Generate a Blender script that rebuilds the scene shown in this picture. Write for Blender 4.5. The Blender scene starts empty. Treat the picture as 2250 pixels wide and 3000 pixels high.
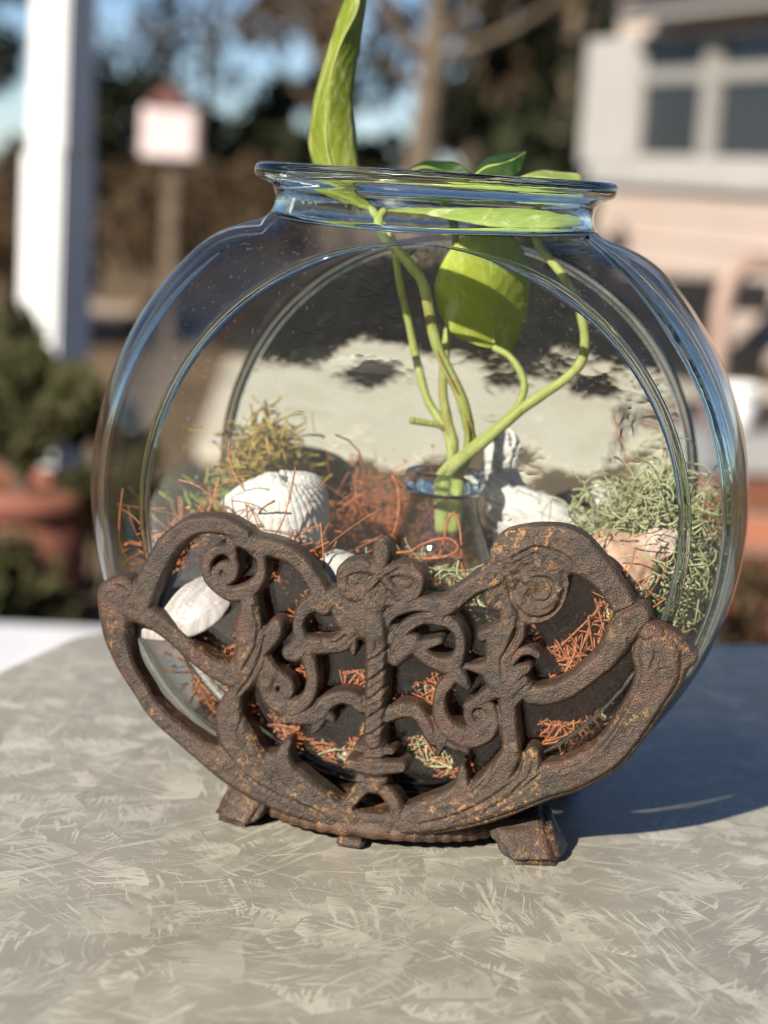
import bpy, bmesh, math, random
import numpy as np
from mathutils import Vector, Matrix
random.seed(7); rng = np.random.default_rng(7)
sc = bpy.context.scene
col = sc.collection
rad = math.radians

# ------------------------------------------------------------ camera, sky, sun, exposure
cam = bpy.data.cameras.new('camera'); cam_o = bpy.data.objects.new('camera', cam); col.objects.link(cam_o)
cam.sensor_fit = 'VERTICAL'; cam.sensor_height = 36.0; cam.sensor_width = 27.0
cam.lens = 36.0*5493/3000
PITCH, ROLL = rad(10.27), rad(3.5)
CAM = Vector((0, -0.60, 0.202))
fwd = Vector((0, math.cos(PITCH), -math.sin(PITCH))); up0 = Vector((0, math.sin(PITCH), math.cos(PITCH))); rt0 = Vector((1, 0, 0))
rt = rt0*math.cos(ROLL)+up0*math.sin(ROLL); upv = -rt0*math.sin(ROLL)+up0*math.cos(ROLL)
M = Matrix((rt, upv, -fwd)).transposed().to_4x4(); M.translation = CAM
cam_o.matrix_world = M
cam.clip_start = 0.01; cam.clip_end = 400
cam.dof.use_dof = True; cam.dof.focus_distance = 0.532; cam.dof.aperture_fstop = 8.8
sc.camera = cam_o

SUN_EL, SUN_AZ = rad(29), rad(214)          # azimuth clockwise from +Y
w = bpy.data.worlds.new('World'); sc.world = w; w.use_nodes = True
wn = w.node_tree.nodes; sky = wn.new('ShaderNodeTexSky'); sky.sky_type = 'NISHITA'; sky.sun_disc = False
sky.sun_elevation = SUN_EL; sky.sun_rotation = SUN_AZ; sky.dust_density = 0.25; sky.ozone_density = 2.2; sky.air_density = 0.62; sky.altitude = 500
bg = wn['Background']; bg.inputs['Strength'].default_value = 0.060
w.node_tree.links.new(sky.outputs[0], bg.inputs[0])
sun = bpy.data.lights.new('sun', 'SUN'); sun.energy = 5.0; sun.angle = rad(0.53); sun.color = (1.0, 0.925, 0.80)
sun_o = bpy.data.objects.new('sun', sun); col.objects.link(sun_o)
to_sun = Vector((math.sin(SUN_AZ)*math.cos(SUN_EL), math.cos(SUN_AZ)*math.cos(SUN_EL), math.sin(SUN_EL)))
sun_o.rotation_euler = to_sun.to_track_quat('Z', 'Y').to_euler()
vs = sc.view_settings; vs.view_transform = 'Standard'; vs.look = 'None'; vs.gamma = 1.0; vs.exposure = 0.88
sc.render.engine = 'CYCLES'
cy = sc.cycles; cy.use_denoising = True; cy.filter_width = 1.05
try: cy.denoiser = 'OPENIMAGEDENOISE'
except Exception: pass
cy.max_bounces = 10; cy.transparent_max_bounces = 48; cy.transmission_bounces = 10; cy.glossy_bounces = 4; cy.diffuse_bounces = 3
cy.caustics_reflective = False; cy.caustics_refractive = True; cy.sample_clamp_indirect = 6.0

# ------------------------------------------------------------ helpers
def mesh_obj(name, v, f, mat=None, parent=None, smooth=True, normals=None):
    me = bpy.data.meshes.new(name)
    me.from_pydata(v.tolist() if hasattr(v, 'tolist') else v, [], f.tolist() if hasattr(f, 'tolist') else f)
    if smooth: me.polygons.foreach_set('use_smooth', [True]*len(me.polygons))
    if normals is not None: me.normals_split_custom_set_from_vertices(normals.tolist() if hasattr(normals, 'tolist') else normals)
    if mat: me.materials.append(mat)
    me.update()
    o = bpy.data.objects.new(name, me); col.objects.link(o)
    if parent: o.parent = parent
    return o
def link_mesh(name, me, parent=None):
    o = bpy.data.objects.new(name, me); col.objects.link(o)
    if parent: o.parent = parent
    return o
def empty(name, loc=(0, 0, 0), rz=0.0):
    o = bpy.data.objects.new(name, None); col.objects.link(o); o.location = loc; o.rotation_euler = (0, 0, rz); o.empty_display_size = .02
    return o
def tag(o, label=None, cat=None, group=None, kind=None):
    if label: o['label'] = label
    if cat: o['category'] = cat
    if group: o['group'] = group
    if kind: o['kind'] = kind
    return o
def bm_obj(name, bm, mat=None, parent=None, smooth=True):
    me = bpy.data.meshes.new(name); bm.normal_update(); bm.to_mesh(me); bm.free()
    if smooth: me.polygons.foreach_set('use_smooth', [True]*len(me.polygons))
    if mat: me.materials.append(mat)
    o = bpy.data.objects.new(name, me); col.objects.link(o)
    if parent: o.parent = parent
    return o
def box(name, x0, x1, y0, y1, z0, z1, mat, parent=None, bevel=0.0):
    bm = bmesh.new()
    vs_ = [bm.verts.new((x, y, z)) for x in (x0, x1) for y in (y0, y1) for z in (z0, z1)]
    for q in ((0, 1, 3, 2), (4, 6, 7, 5), (0, 4, 5, 1), (2, 3, 7, 6), (0, 2, 6, 4), (1, 5, 7, 3)): bm.faces.new([vs_[i] for i in q])
    bmesh.ops.recalc_face_normals(bm, faces=bm.faces)
    if bevel: bmesh.ops.bevel(bm, geom=list(bm.edges), offset=bevel, segments=2, affect='EDGES')
    return bm_obj(name, bm, mat, parent, smooth=False)
def spline(pts, n):
    """Catmull-Rom through rows of pts (k,dim) -> (n*(k-1)+1, dim)"""
    p = np.asarray(pts, float); p = np.vstack([2*p[0]-p[1], p, 2*p[-1]-p[-2]]); out = []
    t = np.linspace(0, 1, n, endpoint=False)[:, None]
    for i in range(1, len(p)-2):
        a, b, c, d = p[i-1], p[i], p[i+1], p[i+2]
        out.append(.5*((2*b)+(-a+c)*t+(2*a-5*b+4*c-d)*t*t+(-a+3*b-3*c+d)*t**3))
    out.append(p[-2][None]); return np.vstack(out)
class Tubes:
    """many thin tubes collected into one mesh"""
    def __init__(s): s.v = []; s.f = []; s.n = 0
    def add(s, pts, r, k=4, flat=1.0, cap=True):
        p = np.asarray(pts, float); n = len(p)
        t = np.gradient(p, axis=0); t /= np.linalg.norm(t, axis=1)[:, None]+1e-12
        ref = np.array([0, 0, 1.]) if abs(t[0][2]) < .9 else np.array([1., 0, 0])
        a = np.cross(t, ref); a /= np.linalg.norm(a, axis=1)[:, None]+1e-12; b = np.cross(t, a)
        r = np.broadcast_to(np.asarray(r, float), (n,))[:, None, None]
        ang = np.arange(k)*2*math.pi/k
        ring = p[:, None, :]+r*(np.cos(ang)[None, :, None]*a[:, None, :]+flat*np.sin(ang)[None, :, None]*b[:, None, :])
        s.v.append(ring.reshape(-1, 3))
        i = np.arange(n-1)[:, None]*k; j = np.arange(k)[None]; j2 = (j+1) % k
        q = np.stack([i+j, i+j2, i+k+j2, i+k+j], -1).reshape(-1, 4)+s.n
        s.f.extend(q.tolist())
        if cap:
            s.f.append([s.n+x for x in range(k)][::-1]); s.f.append([s.n+(n-1)*k+x for x in range(k)])
        s.n += n*k
    def build(s, name, mat, parent=None): return mesh_obj(name, np.vstack(s.v), s.f, mat, parent)
def lathe(prof, n=64, close=False):
    v = []; f = []; m = len(prof)
    for i in range(n):
        a = 2*math.pi*i/n
        for r, z in prof: v.append((r*math.cos(a), r*math.sin(a), z))
    for i in range(n):
        for j in range(m if close else m-1):
            f.append((i*m+j, ((i+1) % n)*m+j, ((i+1) % n)*m+(j+1) % m, i*m+(j+1) % m))
    return v, f
def fft_noise(ny, nx, scale, seed, beta=2.0):
    """smooth random field; features about `scale` cells across, unit std"""
    r = np.random.default_rng(seed); a = np.fft.rfft2(r.standard_normal((ny, nx)))
    fy = np.fft.fftfreq(ny)[:, None]; fx = np.fft.rfftfreq(nx)[None]; k = np.sqrt(fx*fx+fy*fy)*scale
    a *= np.exp(-(k**2)*2.0); b = np.fft.irfft2(a, (ny, nx)); return b/b.std()

# ------------------------------------------------------------ materials
class NT:
    def __init__(s, name):
        s.m = bpy.data.materials.new(name); s.m.use_nodes = True; s.t = s.m.node_tree; s.N = s.t.nodes; s.L = s.t.links
        s.N.clear(); s.out = s.N.new('ShaderNodeOutputMaterial')
    def n(s, typ, ins=None, **kw):
        x = s.N.new('ShaderNode'+typ)
        for k, v in kw.items(): setattr(x, k, v)
        for k, v in (ins or {}).items(): s.set(x, k, v)
        return x
    def set(s, x, k, v):
        i = x.inputs[k]
        if hasattr(v, 'outputs'): s.L.new(v.outputs[0], i)
        elif hasattr(v, 'is_output'): s.L.new(v, i)
        else: i.default_value = v
    def surf(s, x): s.L.new(x.outputs[0], s.out.inputs['Surface']); return s.m
    def coord(s, scale=1.0, kind='Object'):
        tc = s.n('TexCoord'); mp = s.n('Mapping'); s.L.new(tc.outputs[kind], mp.inputs[0])
        mp.inputs['Scale'].default_value = scale if hasattr(scale, '__len__') else (scale,)*3; return mp
    def noise(s, vec, scale, detail=4, rough=.55, dist=0.0):
        x = s.n('TexNoise', {'Vector': vec, 'Scale': scale, 'Detail': detail, 'Roughness': rough, 'Distortion': dist}); return x
    def ramp(s, fac, stops, interp='LINEAR'):
        x = s.n('ValToRGB'); s.set(x, 'Fac', fac); e = x.color_ramp.elements; x.color_ramp.interpolation = interp
        while len(e) < len(stops): e.new(.5)
        for q, (p, c) in zip(e, stops): q.position = p; q.color = (*c, 1) if len(c) == 3 else c
        return x
    def mix(s, fac, a, b, blend='MIX'):
        x = s.n('Mix', data_type='RGBA', blend_type=blend)
        for i, v in ((0, fac), (6, a), (7, b)):
            if hasattr(v, 'outputs'): s.L.new(v.outputs[0] if v.bl_idname != 'ShaderNodeMix' else v.outputs[2], x.inputs[i])
            elif hasattr(v, 'is_output'): s.L.new(v, x.inputs[i])
            else: x.inputs[i].default_value = (*v, 1) if hasattr(v, '__len__') and len(v) == 3 else v
        return x.outputs[2]
    def math(s, op, a, b=0.0, clamp=False):
        x = s.n('Math', operation=op, use_clamp=clamp); s.set(x, 0, a); s.set(x, 1, b); return x.outputs[0]
    def bump(s, h, strength=.3, dist=.001, normal=None):
        x = s.n('Bump', {'Height': h, 'Strength': strength, 'Distance': dist})
        if normal: s.L.new(normal.outputs[0], x.inputs['Normal'])
        return x
    def bsdf(s, color, rough=.6, spec=.4, normal=None, **kw):
        x = s.n('BsdfPrincipled'); s.set(x, 'Base Color', (*color, 1) if isinstance(color, tuple) else color); s.set(x, 'Roughness', rough); s.set(x, 'Specular IOR Level', spec)
        if normal: s.L.new(normal.outputs[0], x.inputs['Normal'])
        for k, v in kw.items(): s.set(x, k, v)
        return x
def simple(name, c1, c2, scale=6.0, rough=.7, bump=.3, bdist=.01, spec=.3, coords='Object'):
    t = NT(name); v = t.coord(1.0, coords); n1 = t.noise(v, scale, 5, .6); n2 = t.noise(v, scale*6, 4, .6)
    c = t.mix(t.ramp(n1, [(.3, (0, 0, 0)), (.7, (1, 1, 1))]), c1, c2)
    return t.surf(t.bsdf(c, rough, spec, t.bump(n2, bump, bdist)))

def mat_iron(name='rusted_cast_iron', rust=0.0):
    t = NT(name); v = t.coord()
    big = t.noise(v, 60, 3, .65); mid = t.noise(v, 260, 4, .7, .4); fine = t.noise(v, 1900, 2, .65)
    sep = t.n('SeparateColor'); t.L.new(big.outputs['Color'], sep.inputs[0])
    geo = t.n('NewGeometry'); pt = geo.outputs['Pointiness']
    hollow = t.ramp(pt, [(.43, (1, 1, 1)), (.495, (0, 0, 0))]); edge = t.ramp(pt, [(.515, (0, 0, 0)), (.60, (1, 1, 1))])
    base = t.mix(t.ramp(sep.outputs[0], [(.35, (0, 0, 0)), (.68, (1, 1, 1))]), (.036, .0215, .0130), (.068, .037, .020))
    base = t.mix(t.ramp(mid, [(.42, (0, 0, 0)), (.62, (.75,)*3)]), base, (.019, .0135, .010))
    base = t.mix(t.ramp(sep.outputs[1], [(.55, (0, 0, 0)), (.72, (.7,)*3)]), base, (.085, .030, .017))
    patch = t.ramp(sep.outputs[2], [(.49, (0, 0, 0)), (.62, (1, 1, 1))])
    fl = t.noise(v, 420, 4, .75, .6); fleck = t.ramp(fl, [(.53, (0, 0, 0)), (.62, (1, 1, 1))])
    gold = t.math('MULTIPLY', fleck, t.math('ADD', t.math('MULTIPLY', patch, .62), t.math('MULTIPLY', hollow, .25)), True)
    base = t.mix(gold, base, (.40, .205, .060))
    base = t.mix(t.math('MULTIPLY', edge, t.math('MULTIPLY', mid, .75)), base, (.085, .066, .054))
    if rust: base = t.mix(t.math('MULTIPLY', t.ramp(mid, [(.40, (0, 0, 0)), (.60, (1, 1, 1))]), rust), base, (.26, .10, .03))
    h = t.math('ADD', t.math('MULTIPLY', mid, .30), t.math('MULTIPLY', fine, .8))
    ro = t.math('SUBTRACT', t.math('ADD', t.math('MULTIPLY', mid, .42), .30), t.math('MULTIPLY', edge, .12))
    return t.surf(t.bsdf(base, ro, .6, t.bump(h, .7, .0010)))
def mat_table():
    t = NT('cracked_ice_laminate'); v = t.coord()
    warp = t.noise(v, 16, 3, .5); wv = t.n('VectorMath', operation='SUBTRACT'); t.L.new(warp.outputs['Color'], wv.inputs[0]); wv.inputs[1].default_value = (.5, .5, .5)
    ws = t.n('VectorMath', operation='SCALE'); t.L.new(wv.outputs[0], ws.inputs[0]); ws.inputs['Scale'].default_value = .020
    wa = t.n('VectorMath', operation='ADD'); t.L.new(v.outputs[0], wa.inputs[0]); t.L.new(ws.outputs[0], wa.inputs[1])
    acc = None
    for k, (cell, st, seed, amt) in enumerate(((72, 1000, 0.0, .8), (42, 720, 3.7, .85), (120, 1500, 9.1, .75), (55, 860, 15.3, .7))):
        off = t.n('VectorMath', operation='ADD'); t.L.new(wa.outputs[0], off.inputs[0]); off.inputs[1].default_value = (seed, seed*1.7, 0)
        vo = t.n('TexVoronoi', {'Vector': off, 'Scale': cell}); vo.voronoi_dimensions = '2D'
        sep = t.n('SeparateColor'); t.L.new(vo.outputs['Color'], sep.inputs[0])
        ang = t.math('MULTIPLY', sep.outputs[0], 6.283)
        loc = t.n('VectorMath', operation='SUBTRACT'); t.L.new(off.outputs[0], loc.inputs[0]); t.L.new(vo.outputs['Position'], loc.inputs[1])
        ro = t.n('VectorRotate', rotation_type='Z_AXIS'); t.L.new(loc.outputs[0], ro.inputs['Vector']); t.L.new(ang, ro.inputs['Angle'])
        rx = t.n('SeparateXYZ'); t.L.new(ro.outputs[0], rx.inputs[0])
        grad = t.math('MULTIPLY', rx.outputs[0], cell*1.0)                 # about -0.6 .. 0.6 across the flake
        of2 = t.n('VectorMath', operation='ADD'); t.L.new(ro.outputs[0], of2.inputs[0]); t.L.new(vo.outputs['Color'], of2.inputs[1])
        na = t.noise(t.n('Mapping', {'Vector': of2, 'Scale': (st*.16, st, 1)}), 1.0, 3, .6, .5)
        keep = t.ramp(sep.outputs[1], [(.36, (0, 0, 0)), (.72, (1, 1, 1))])
        val = t.math('MULTIPLY', t.math('SUBTRACT', t.math('ADD', na.outputs[0], t.math('MULTIPLY', grad, .42)), .56), 9.0, True)
        lay = t.math('MULTIPLY', t.math('MULTIPLY', val, keep), t.math('MULTIPLY', t.math('ADD', sep.outputs[2], .35), amt), True)
        acc = lay if acc is None else t.math('MAXIMUM', acc, lay)
    for sc_, sd_, cl_ in ((1.0, 21.0, 15), (1.6, 33.0, 24)):                 # long thin strokes crossing the flakes
        off = t.n('VectorMath', operation='ADD'); t.L.new(wa.outputs[0], off.inputs[0]); off.inputs[1].default_value = (sd_, sd_*.6, 0)
        vo = t.n('TexVoronoi', {'Vector': off, 'Scale': cl_}); vo.voronoi_dimensions = '2D'
        sep = t.n('SeparateColor'); t.L.new(vo.outputs['Color'], sep.inputs[0])
        ro = t.n('VectorRotate', rotation_type='Z_AXIS'); t.L.new(off.outputs[0], ro.inputs['Vector']); t.L.new(t.math('MULTIPLY', sep.outputs[0], 6.283), ro.inputs['Angle'])
        ln = t.noise(t.n('Mapping', {'Vector': ro, 'Scale': (38*sc_, 420*sc_, 1)}), 1.0, 2, .5, .3)
        acc = t.math('MAXIMUM', acc, t.math('MULTIPLY', t.ramp(ln, [(.60, (0, 0, 0)), (.66, (1, 1, 1))]), .8))
    soft = t.noise(wa, 26, 4, .6)
    base = t.mix(t.ramp(soft, [(.3, (0, 0, 0)), (.7, (1, 1, 1))]), (.240, .220, .176), (.305, .282, .230))
    colr = t.mix(t.math('MULTIPLY', t.math('MULTIPLY', acc, t.ramp(t.noise(wa, 70, 3, .6), [(.30, (.15,)*3), (.56, (1, 1, 1))])), .78), base, (.56, .53, .44))
    dirt = t.ramp(t.noise(v, 700, 2, .5), [(.74, (0, 0, 0)), (.80, (1, 1, 1))])
    colr = t.mix(t.math('MULTIPLY', dirt, .35), colr, (.12, .10, .07))
    scr = t.n('Mapping', {'Vector': v, 'Rotation': (0, 0, .7), 'Scale': (60, 2600, 1)})
    scn = t.ramp(t.noise(scr, 1.0, 2, .5), [(.70, (0, 0, 0)), (.76, (1, 1, 1))])
    rough = t.math('ADD', t.math('ADD', .25, t.math('MULTIPLY', soft, .14)), t.math('MULTIPLY', scn, .15))
    return t.surf(t.bsdf(colr, rough, .42, t.bump(t.noise(v, 900, 3, .6), .06, .0006)))
def mat_glass(name='clear_glass', dust=.03, edge=(.06, .085, .085), bump=.0, bscale=(30, 30, 8), power=4.0):
    """thin clear wall: straight-through transmission, Schlick mirror, on the outer face a film of dust"""
    t = NT(name); v = t.coord()
    lw = t.n('LayerWeight', {'Blend': .5}); fac = lw.outputs['Facing']
    fr = t.math('ADD', .04, t.math('MULTIPLY', t.math('POWER', fac, 5.0), .92), True)
    tr = t.n('BsdfTransparent'); cl = t.mix(t.math('POWER', fac, power), (.985, .99, .988), edge); t.L.new(cl, tr.inputs[0])
    gl = t.n('BsdfGlossy', {'Roughness': .012})
    if bump:
        bn = t.noise(t.n('Mapping', {'Vector': v, 'Scale': bscale}), 1.0, 1, .5); bmp = t.bump(bn, bump, .01); t.L.new(bmp.outputs[0], gl.inputs['Normal'])
    mx = t.n('MixShader'); t.L.new(fr, mx.inputs[0]); t.L.new(tr.outputs[0], mx.inputs[1]); t.L.new(gl.outputs[0], mx.inputs[2])
    if not dust: return t.surf(mx)
    smear = t.ramp(t.noise(t.n('Mapping', {'Vector': v, 'Scale': (34, 34, 12)}), 1.0, 3, .65, .6), [(.38, (.12,)*3), (.72, (1, 1, 1))])
    spk = t.ramp(t.noise(v, 800, 0, .4), [(.72, (0, 0, 0)), (.77, (1, 1, 1))])
    dm = t.math('MULTIPLY', t.math('ADD', smear, t.math('MULTIPLY', t.math('MULTIPLY', spk, smear), 12.0)), dust, True)
    df = t.n('BsdfDiffuse', {'Color': (.75, .74, .70, 1)})
    m2 = t.n('MixShader'); t.L.new(dm, m2.inputs[0]); t.L.new(mx.outputs[0], m2.inputs[1]); t.L.new(df.outputs[0], m2.inputs[2])
    return t.surf(m2)
def mat_solid_glass(name='thick_glass', c=(.93, .97, .96)):
    t = NT(name); v = t.coord()
    g = t.n('BsdfGlass', {'Color': (*c, 1), 'Roughness': .0, 'IOR': 1.48}); b = t.bump(t.noise(v, 120, 2, .5), .03, .004); t.L.new(b.outputs[0], g.inputs['Normal'])
    return t.surf(g)
def mat_leaf(name, dark, light, vari, vari_amt, seed=0.0, trans=.32):
    """uses the leaf UV: u across (0.5 = midrib), v along"""
    t = NT(name); v = t.coord(); o = t.n('Mapping', {'Vector': v, 'Location': (seed, seed*.7, seed*.3)})
    uv = t.n('TexCoord'); sp = t.n('SeparateXYZ'); t.L.new(uv.outputs['UV'], sp.inputs[0])
    across = t.math('ABSOLUTE', t.math('SUBTRACT', sp.outputs[0], .5))
    jit = t.noise(o, 110, 2, .5)
    vein = t.math('SINE', t.math('MULTIPLY', t.math('ADD', t.math('SUBTRACT', sp.outputs[1], t.math('MULTIPLY', across, .55)), t.math('MULTIPLY', jit, .10)), 62.0))
    vl = t.ramp(vein, [(.80, (0, 0, 0)), (1.0, (1, 1, 1))])
    a = t.noise(o, 75, 4, .65); st = t.noise(t.n('Mapping', {'Vector': o, 'Scale': (120, 120, 42)}), 1.0, 5, .72, .9)
    c = t.mix(t.ramp(a, [(.32, (0, 0, 0)), (.68, (1, 1, 1))]), dark, light)
    c = t.mix(t.math('MULTIPLY', vl, .16), c, vari)
    c = t.mix(t.math('MULTIPLY', t.ramp(st, [(.53, (0, 0, 0)), (.64, (1, 1, 1))]), vari_amt), c, vari)
    brown = t.ramp(t.noise(o, 420, 2, .5), [(.73, (0, 0, 0)), (.78, (1, 1, 1))])
    c = t.mix(t.math('MULTIPLY', brown, .5), c, (.18, .10, .03))
    h = t.math('ADD', t.math('MULTIPLY', vein, -.12), t.noise(o, 330, 3, .6).outputs[0])
    pr = t.bsdf(c, t.math('ADD', .40, t.math('MULTIPLY', a, .28)), .35, t.bump(h, .35, .0009))
    tl = t.n('BsdfTranslucent'); t.L.new(c, tl.inputs[0])
    m = t.n('MixShader', {0: trans}); t.L.new(pr.outputs[0], m.inputs[1]); t.L.new(tl.outputs[0], m.inputs[2])
    return t.surf(m)
def mat_fibre(name, c1, c2, c3, scale=120, rough=.75):
    t = NT(name); v = t.coord(); a = t.noise(v, scale, 3, .6); b = t.noise(v, scale*7, 3, .6)
    c = t.mix(t.ramp(a, [(.35, (0, 0, 0)), (.65, (1, 1, 1))]), c1, c2); c = t.mix(t.ramp(b, [(.45, (0, 0, 0)), (.75, (1, 1, 1))]), c, c3)
    pr = t.bsdf(c, rough, .25); tl = t.n('BsdfTranslucent'); t.L.new(c, tl.inputs[0])
    m = t.n('MixShader', {0: .18}); t.L.new(pr.outputs[0], m.inputs[1]); t.L.new(tl.outputs[0], m.inputs[2])
    return t.surf(m)
# ------------------------------------------------------------ setting: ground, drive, street
GZ = -0.75
M_iron = mat_iron(); M_rust = mat_iron('orange_rust', .28); M_table = mat_table()
M_ground = simple('leaf_strewn_ground', (.10, .062, .036), (.19, .135, .075), 1.1, .95, .8, .05)
def sheet(name, x0, x1, y0, y1, z, mat, nx=2, ny=2, amp=0.0):
    xs = np.linspace(x0, x1, nx); ys = np.linspace(y0, y1, ny); X, Y = np.meshgrid(xs, ys)
    Z = z+amp*rng.standard_normal(X.shape); v = np.stack([X, Y, Z], -1).reshape(-1, 3)
    i = np.arange(ny-1)[:, None]*nx+np.arange(nx-1)[None]; f = np.stack([i, i+1, i+nx+1, i+nx], -1).reshape(-1, 4)
    return mesh_obj(name, v, f, mat)
tag(sheet('ground', -140, 140, -60, 220, GZ, M_ground), 'brown leaf strewn yard around the table', kind='structure')
M_conc = simple('sunlit_concrete', (.58, .51, .40), (.68, .61, .50), 2.0, .9, .3, .01)
M_asph = simple('asphalt', (.020, .019, .021), (.034, .032, .032), 9.0, .9, .4, .01)
def slab(name, poly, z0, z1, mat):
    bm = bmesh.new(); a = [bm.verts.new((x, y, z1)) for x, y in poly]; f = bm.faces.new(a)
    if f.calc_area() and f.normal.z < 0: f.normal_flip()
    e = bmesh.ops.extrude_face_region(bm, geom=[f]); bmesh.ops.translate(bm, vec=(0, 0, z0-z1), verts=[q for q in e['geom'] if isinstance(q, bmesh.types.BMVert)])
    bmesh.ops.recalc_face_normals(bm, faces=bm.faces)
    return bm_obj(name, bm, mat, smooth=False)
tag(slab('driveway', [(-.62, 5.35), (1.02, 5.8), (1.9, 8.4), (-.78, 8.2)], GZ+.002, GZ+.045, M_conc), 'pale sunlit concrete slab in the yard behind the bowl', kind='structure')
tag(slab('road', [(-1.5, 9.6), (3.0, 10.0), (4.2, 19.6), (-1.9, 17.0)], GZ+.002, GZ+.03, M_asph), 'dark asphalt drive leading away behind the slab', kind='structure')
M_sleeper = simple('black_stained_timber', (.014, .013, .014), (.026, .024, .024), 6, .9, .5, .01, .1)
rw = empty('retaining_wall', (-.95, 9.0, GZ), rad(4)); tag(rw, 'low black timber retaining wall behind the pale slab', 'wall')
for row in range(3):
    for k in range(3): box('sleeper', .02+k*.96-.3*(row % 2), .97+k*.96-.3*(row % 2), -.06+.004*row, .10, .006+row*.17, .168+row*.17, M_sleeper, rw, .008)
M_tan = simple('dry_path', (.36, .28, .20), (.44, .35, .26), 3, .95, .3, .01)
tag(slab('path', [(-9, 10.6), (-1.5, 10.2), (-1.6, 11.4), (-9, 12)], GZ+.002, GZ+.02, M_tan), 'tan gravel path crossing the yard at left', kind='structure')

# unseen wall added behind the camera to darken the glass reflections and block sky
M_unseen_wall = simple('unseen_wall_brown', (.085, .065, .05), (.13, .10, .075), 2, .8, .4, .02)
tag(slab('unseen_dark_wall', [(-3.2, -3.3), (4.2, -3.3), (4.2, -3.6), (-3.2, -3.6)], GZ, 1.0, M_unseen_wall), 'unseen brown wall added behind the viewer to darken reflections', kind='structure')
# ------------------------------------------------------------ table
tb = empty('garden_table', (0.1, -.2, GZ))
tag(tb, 'table with grey cracked ice laminate top under the fish bowl', 'table')
left_a, left_b = Vector((-.1473, .1146)), Vector((-.1240, .1893)); far_a, far_b = Vector((.147, .2311)), Vector((.179, .2357))
dl = (left_b-left_a).normalized(); df_ = (far_b-far_a).normalized()
den = dl.x*(-df_.y)+dl.y*df_.x; rr = far_a-left_a; tt = (rr.x*(-df_.y)+rr.y*df_.x)/den
A = left_a+dl*tt
B = A+df_*1.1; Dn = A-dl*1.25; Cn = B-dl*1.25
def rounded(poly, r, k=8):
    out = []; n = len(poly)
    for i in range(n):
        p0, p1, p2 = poly[i-1], poly[i], poly[(i+1) % n]; d0 = (p0-p1).normalized(); d2 = (p2-p1).normalized()
        a, c = p1+d0*r, p1+d2*r
        for j in range(k+1):
            u = j/k; out.append(((1-u)**2*a+2*u*(1-u)*p1+u*u*c))
    return out
pl = [Vector((q.x-tb.location.x, q.y-tb.location.y)) for q in rounded([A, B, Cn, Dn], .03)]
TZ = -GZ
bm = bmesh.new(); vt = [bm.verts.new((q.x, q.y, TZ)) for q in pl]; ft = bm.faces.new(vt)
ex = bmesh.ops.extrude_face_region(bm, geom=[ft]); bmesh.ops.translate(bm, vec=(0, 0, -.026), verts=[q for q in ex['geom'] if isinstance(q, bmesh.types.BMVert)])
bmesh.ops.recalc_face_normals(bm, faces=bm.faces)
edges_top = [e for e in bm.edges if all(abs(v_.co.z-TZ) < 1e-6 for v_ in e.verts)]
bmesh.ops.bevel(bm, geom=edges_top, offset=.002, segments=2, affect='EDGES')
bm_obj('top', bm, M_table, tb, smooth=False)
M_steel = NT('chromed_steel'); M_steel = M_steel.surf(M_steel.bsdf((.55, .55, .56), .22, .5, Metallic=1.0))
# ribbed metal edge strip just outside the top
v = []; f = []; n = len(pl)
cen = sum(pl, Vector((0, 0)))/n
prof = [(.0006, -.0015), (.0030, -.003)]+[(.0032-.0010*(i % 2), -.005-.0022*i) for i in range(9)]+[(.0006, -.0275)]
for i in range(n):
    tng = (pl[(i+1) % n]-pl[i-1]).normalized(); nr = Vector((tng.y, -tng.x))
    if nr.dot(pl[i]-cen) < 0: nr = -nr
    for o_, z_ in prof: v.append((pl[i].x+nr.x*o_, pl[i].y+nr.y*o_, TZ+z_))
m_ = len(prof)
for i in range(n):
    for j in range(m_-1): f.append((i*m_+j, ((i+1) % n)*m_+j, ((i+1) % n)*m_+j+1, i*m_+j+1))
mesh_obj('edge_strip', v, f, M_steel, tb, smooth=False)
for q in (A, B, Cn, Dn):
    c_ = Vector((q.x-tb.location.x, q.y-tb.location.y)); c_ += (cen-c_).normalized()*.14
    T = Tubes(); T.add([(c_.x, c_.y, TZ-.028), (c_.x, c_.y, .35), (c_.x+(c_.x-cen.x)*.06, c_.y+(c_.y-cen.y)*.06, 0.0)], [.016, .016, .014], 14); T.build('leg', M_steel, tb)

# ------------------------------------------------------------ frame of the bowl and its stand
BOWL = Vector((0.010, 0, 0)); BROT = rad(-10)
def at_bowl(name): return empty(name, BOWL, BROT)
ZC, RB, RD, HD = .0995, .1062, .083, .0495
def smax(a, b, k):
    h = np.clip(.5+.5*(a-b)/k, 0, 1); return b+(a-b)*h+k*h*(1-h)
def smin(a, b, k): return -smax(-a, -b, k)
def sdf_bowl(p):
    x, y, z = p[..., 0], p[..., 1], p[..., 2]
    rho = np.sqrt(x*x+(z-ZC)**2)
    ay_ = np.abs(y); rm = RB-(.0195-.0050*x/(rho+1e-6))*(ay_/HD)**2.4     # the flat faces sit a little off centre
    disc = ay_-(HD+.0004*(1-np.clip(rho/RD, 0, 1)**2))
    d = smax(disc, rho-rm, .0075)
    d = smax(d, z-.1865, .012); d = smax(d, .0125-z, .010)
    nk = np.sqrt(x*x+y*y)-.0500
    nk = np.maximum(nk, .15-z)
    return smin(d, nk, .007)
NPHI, NLAT = 288, 220
ph = np.linspace(0, 2*math.pi, NPHI, endpoint=False)
zn = .1925; th0 = math.atan2(.0503, zn-ZC)
th = np.linspace(math.pi, th0, NLAT)
TH, PH = np.meshgrid(th, ph, indexing='ij')
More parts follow.
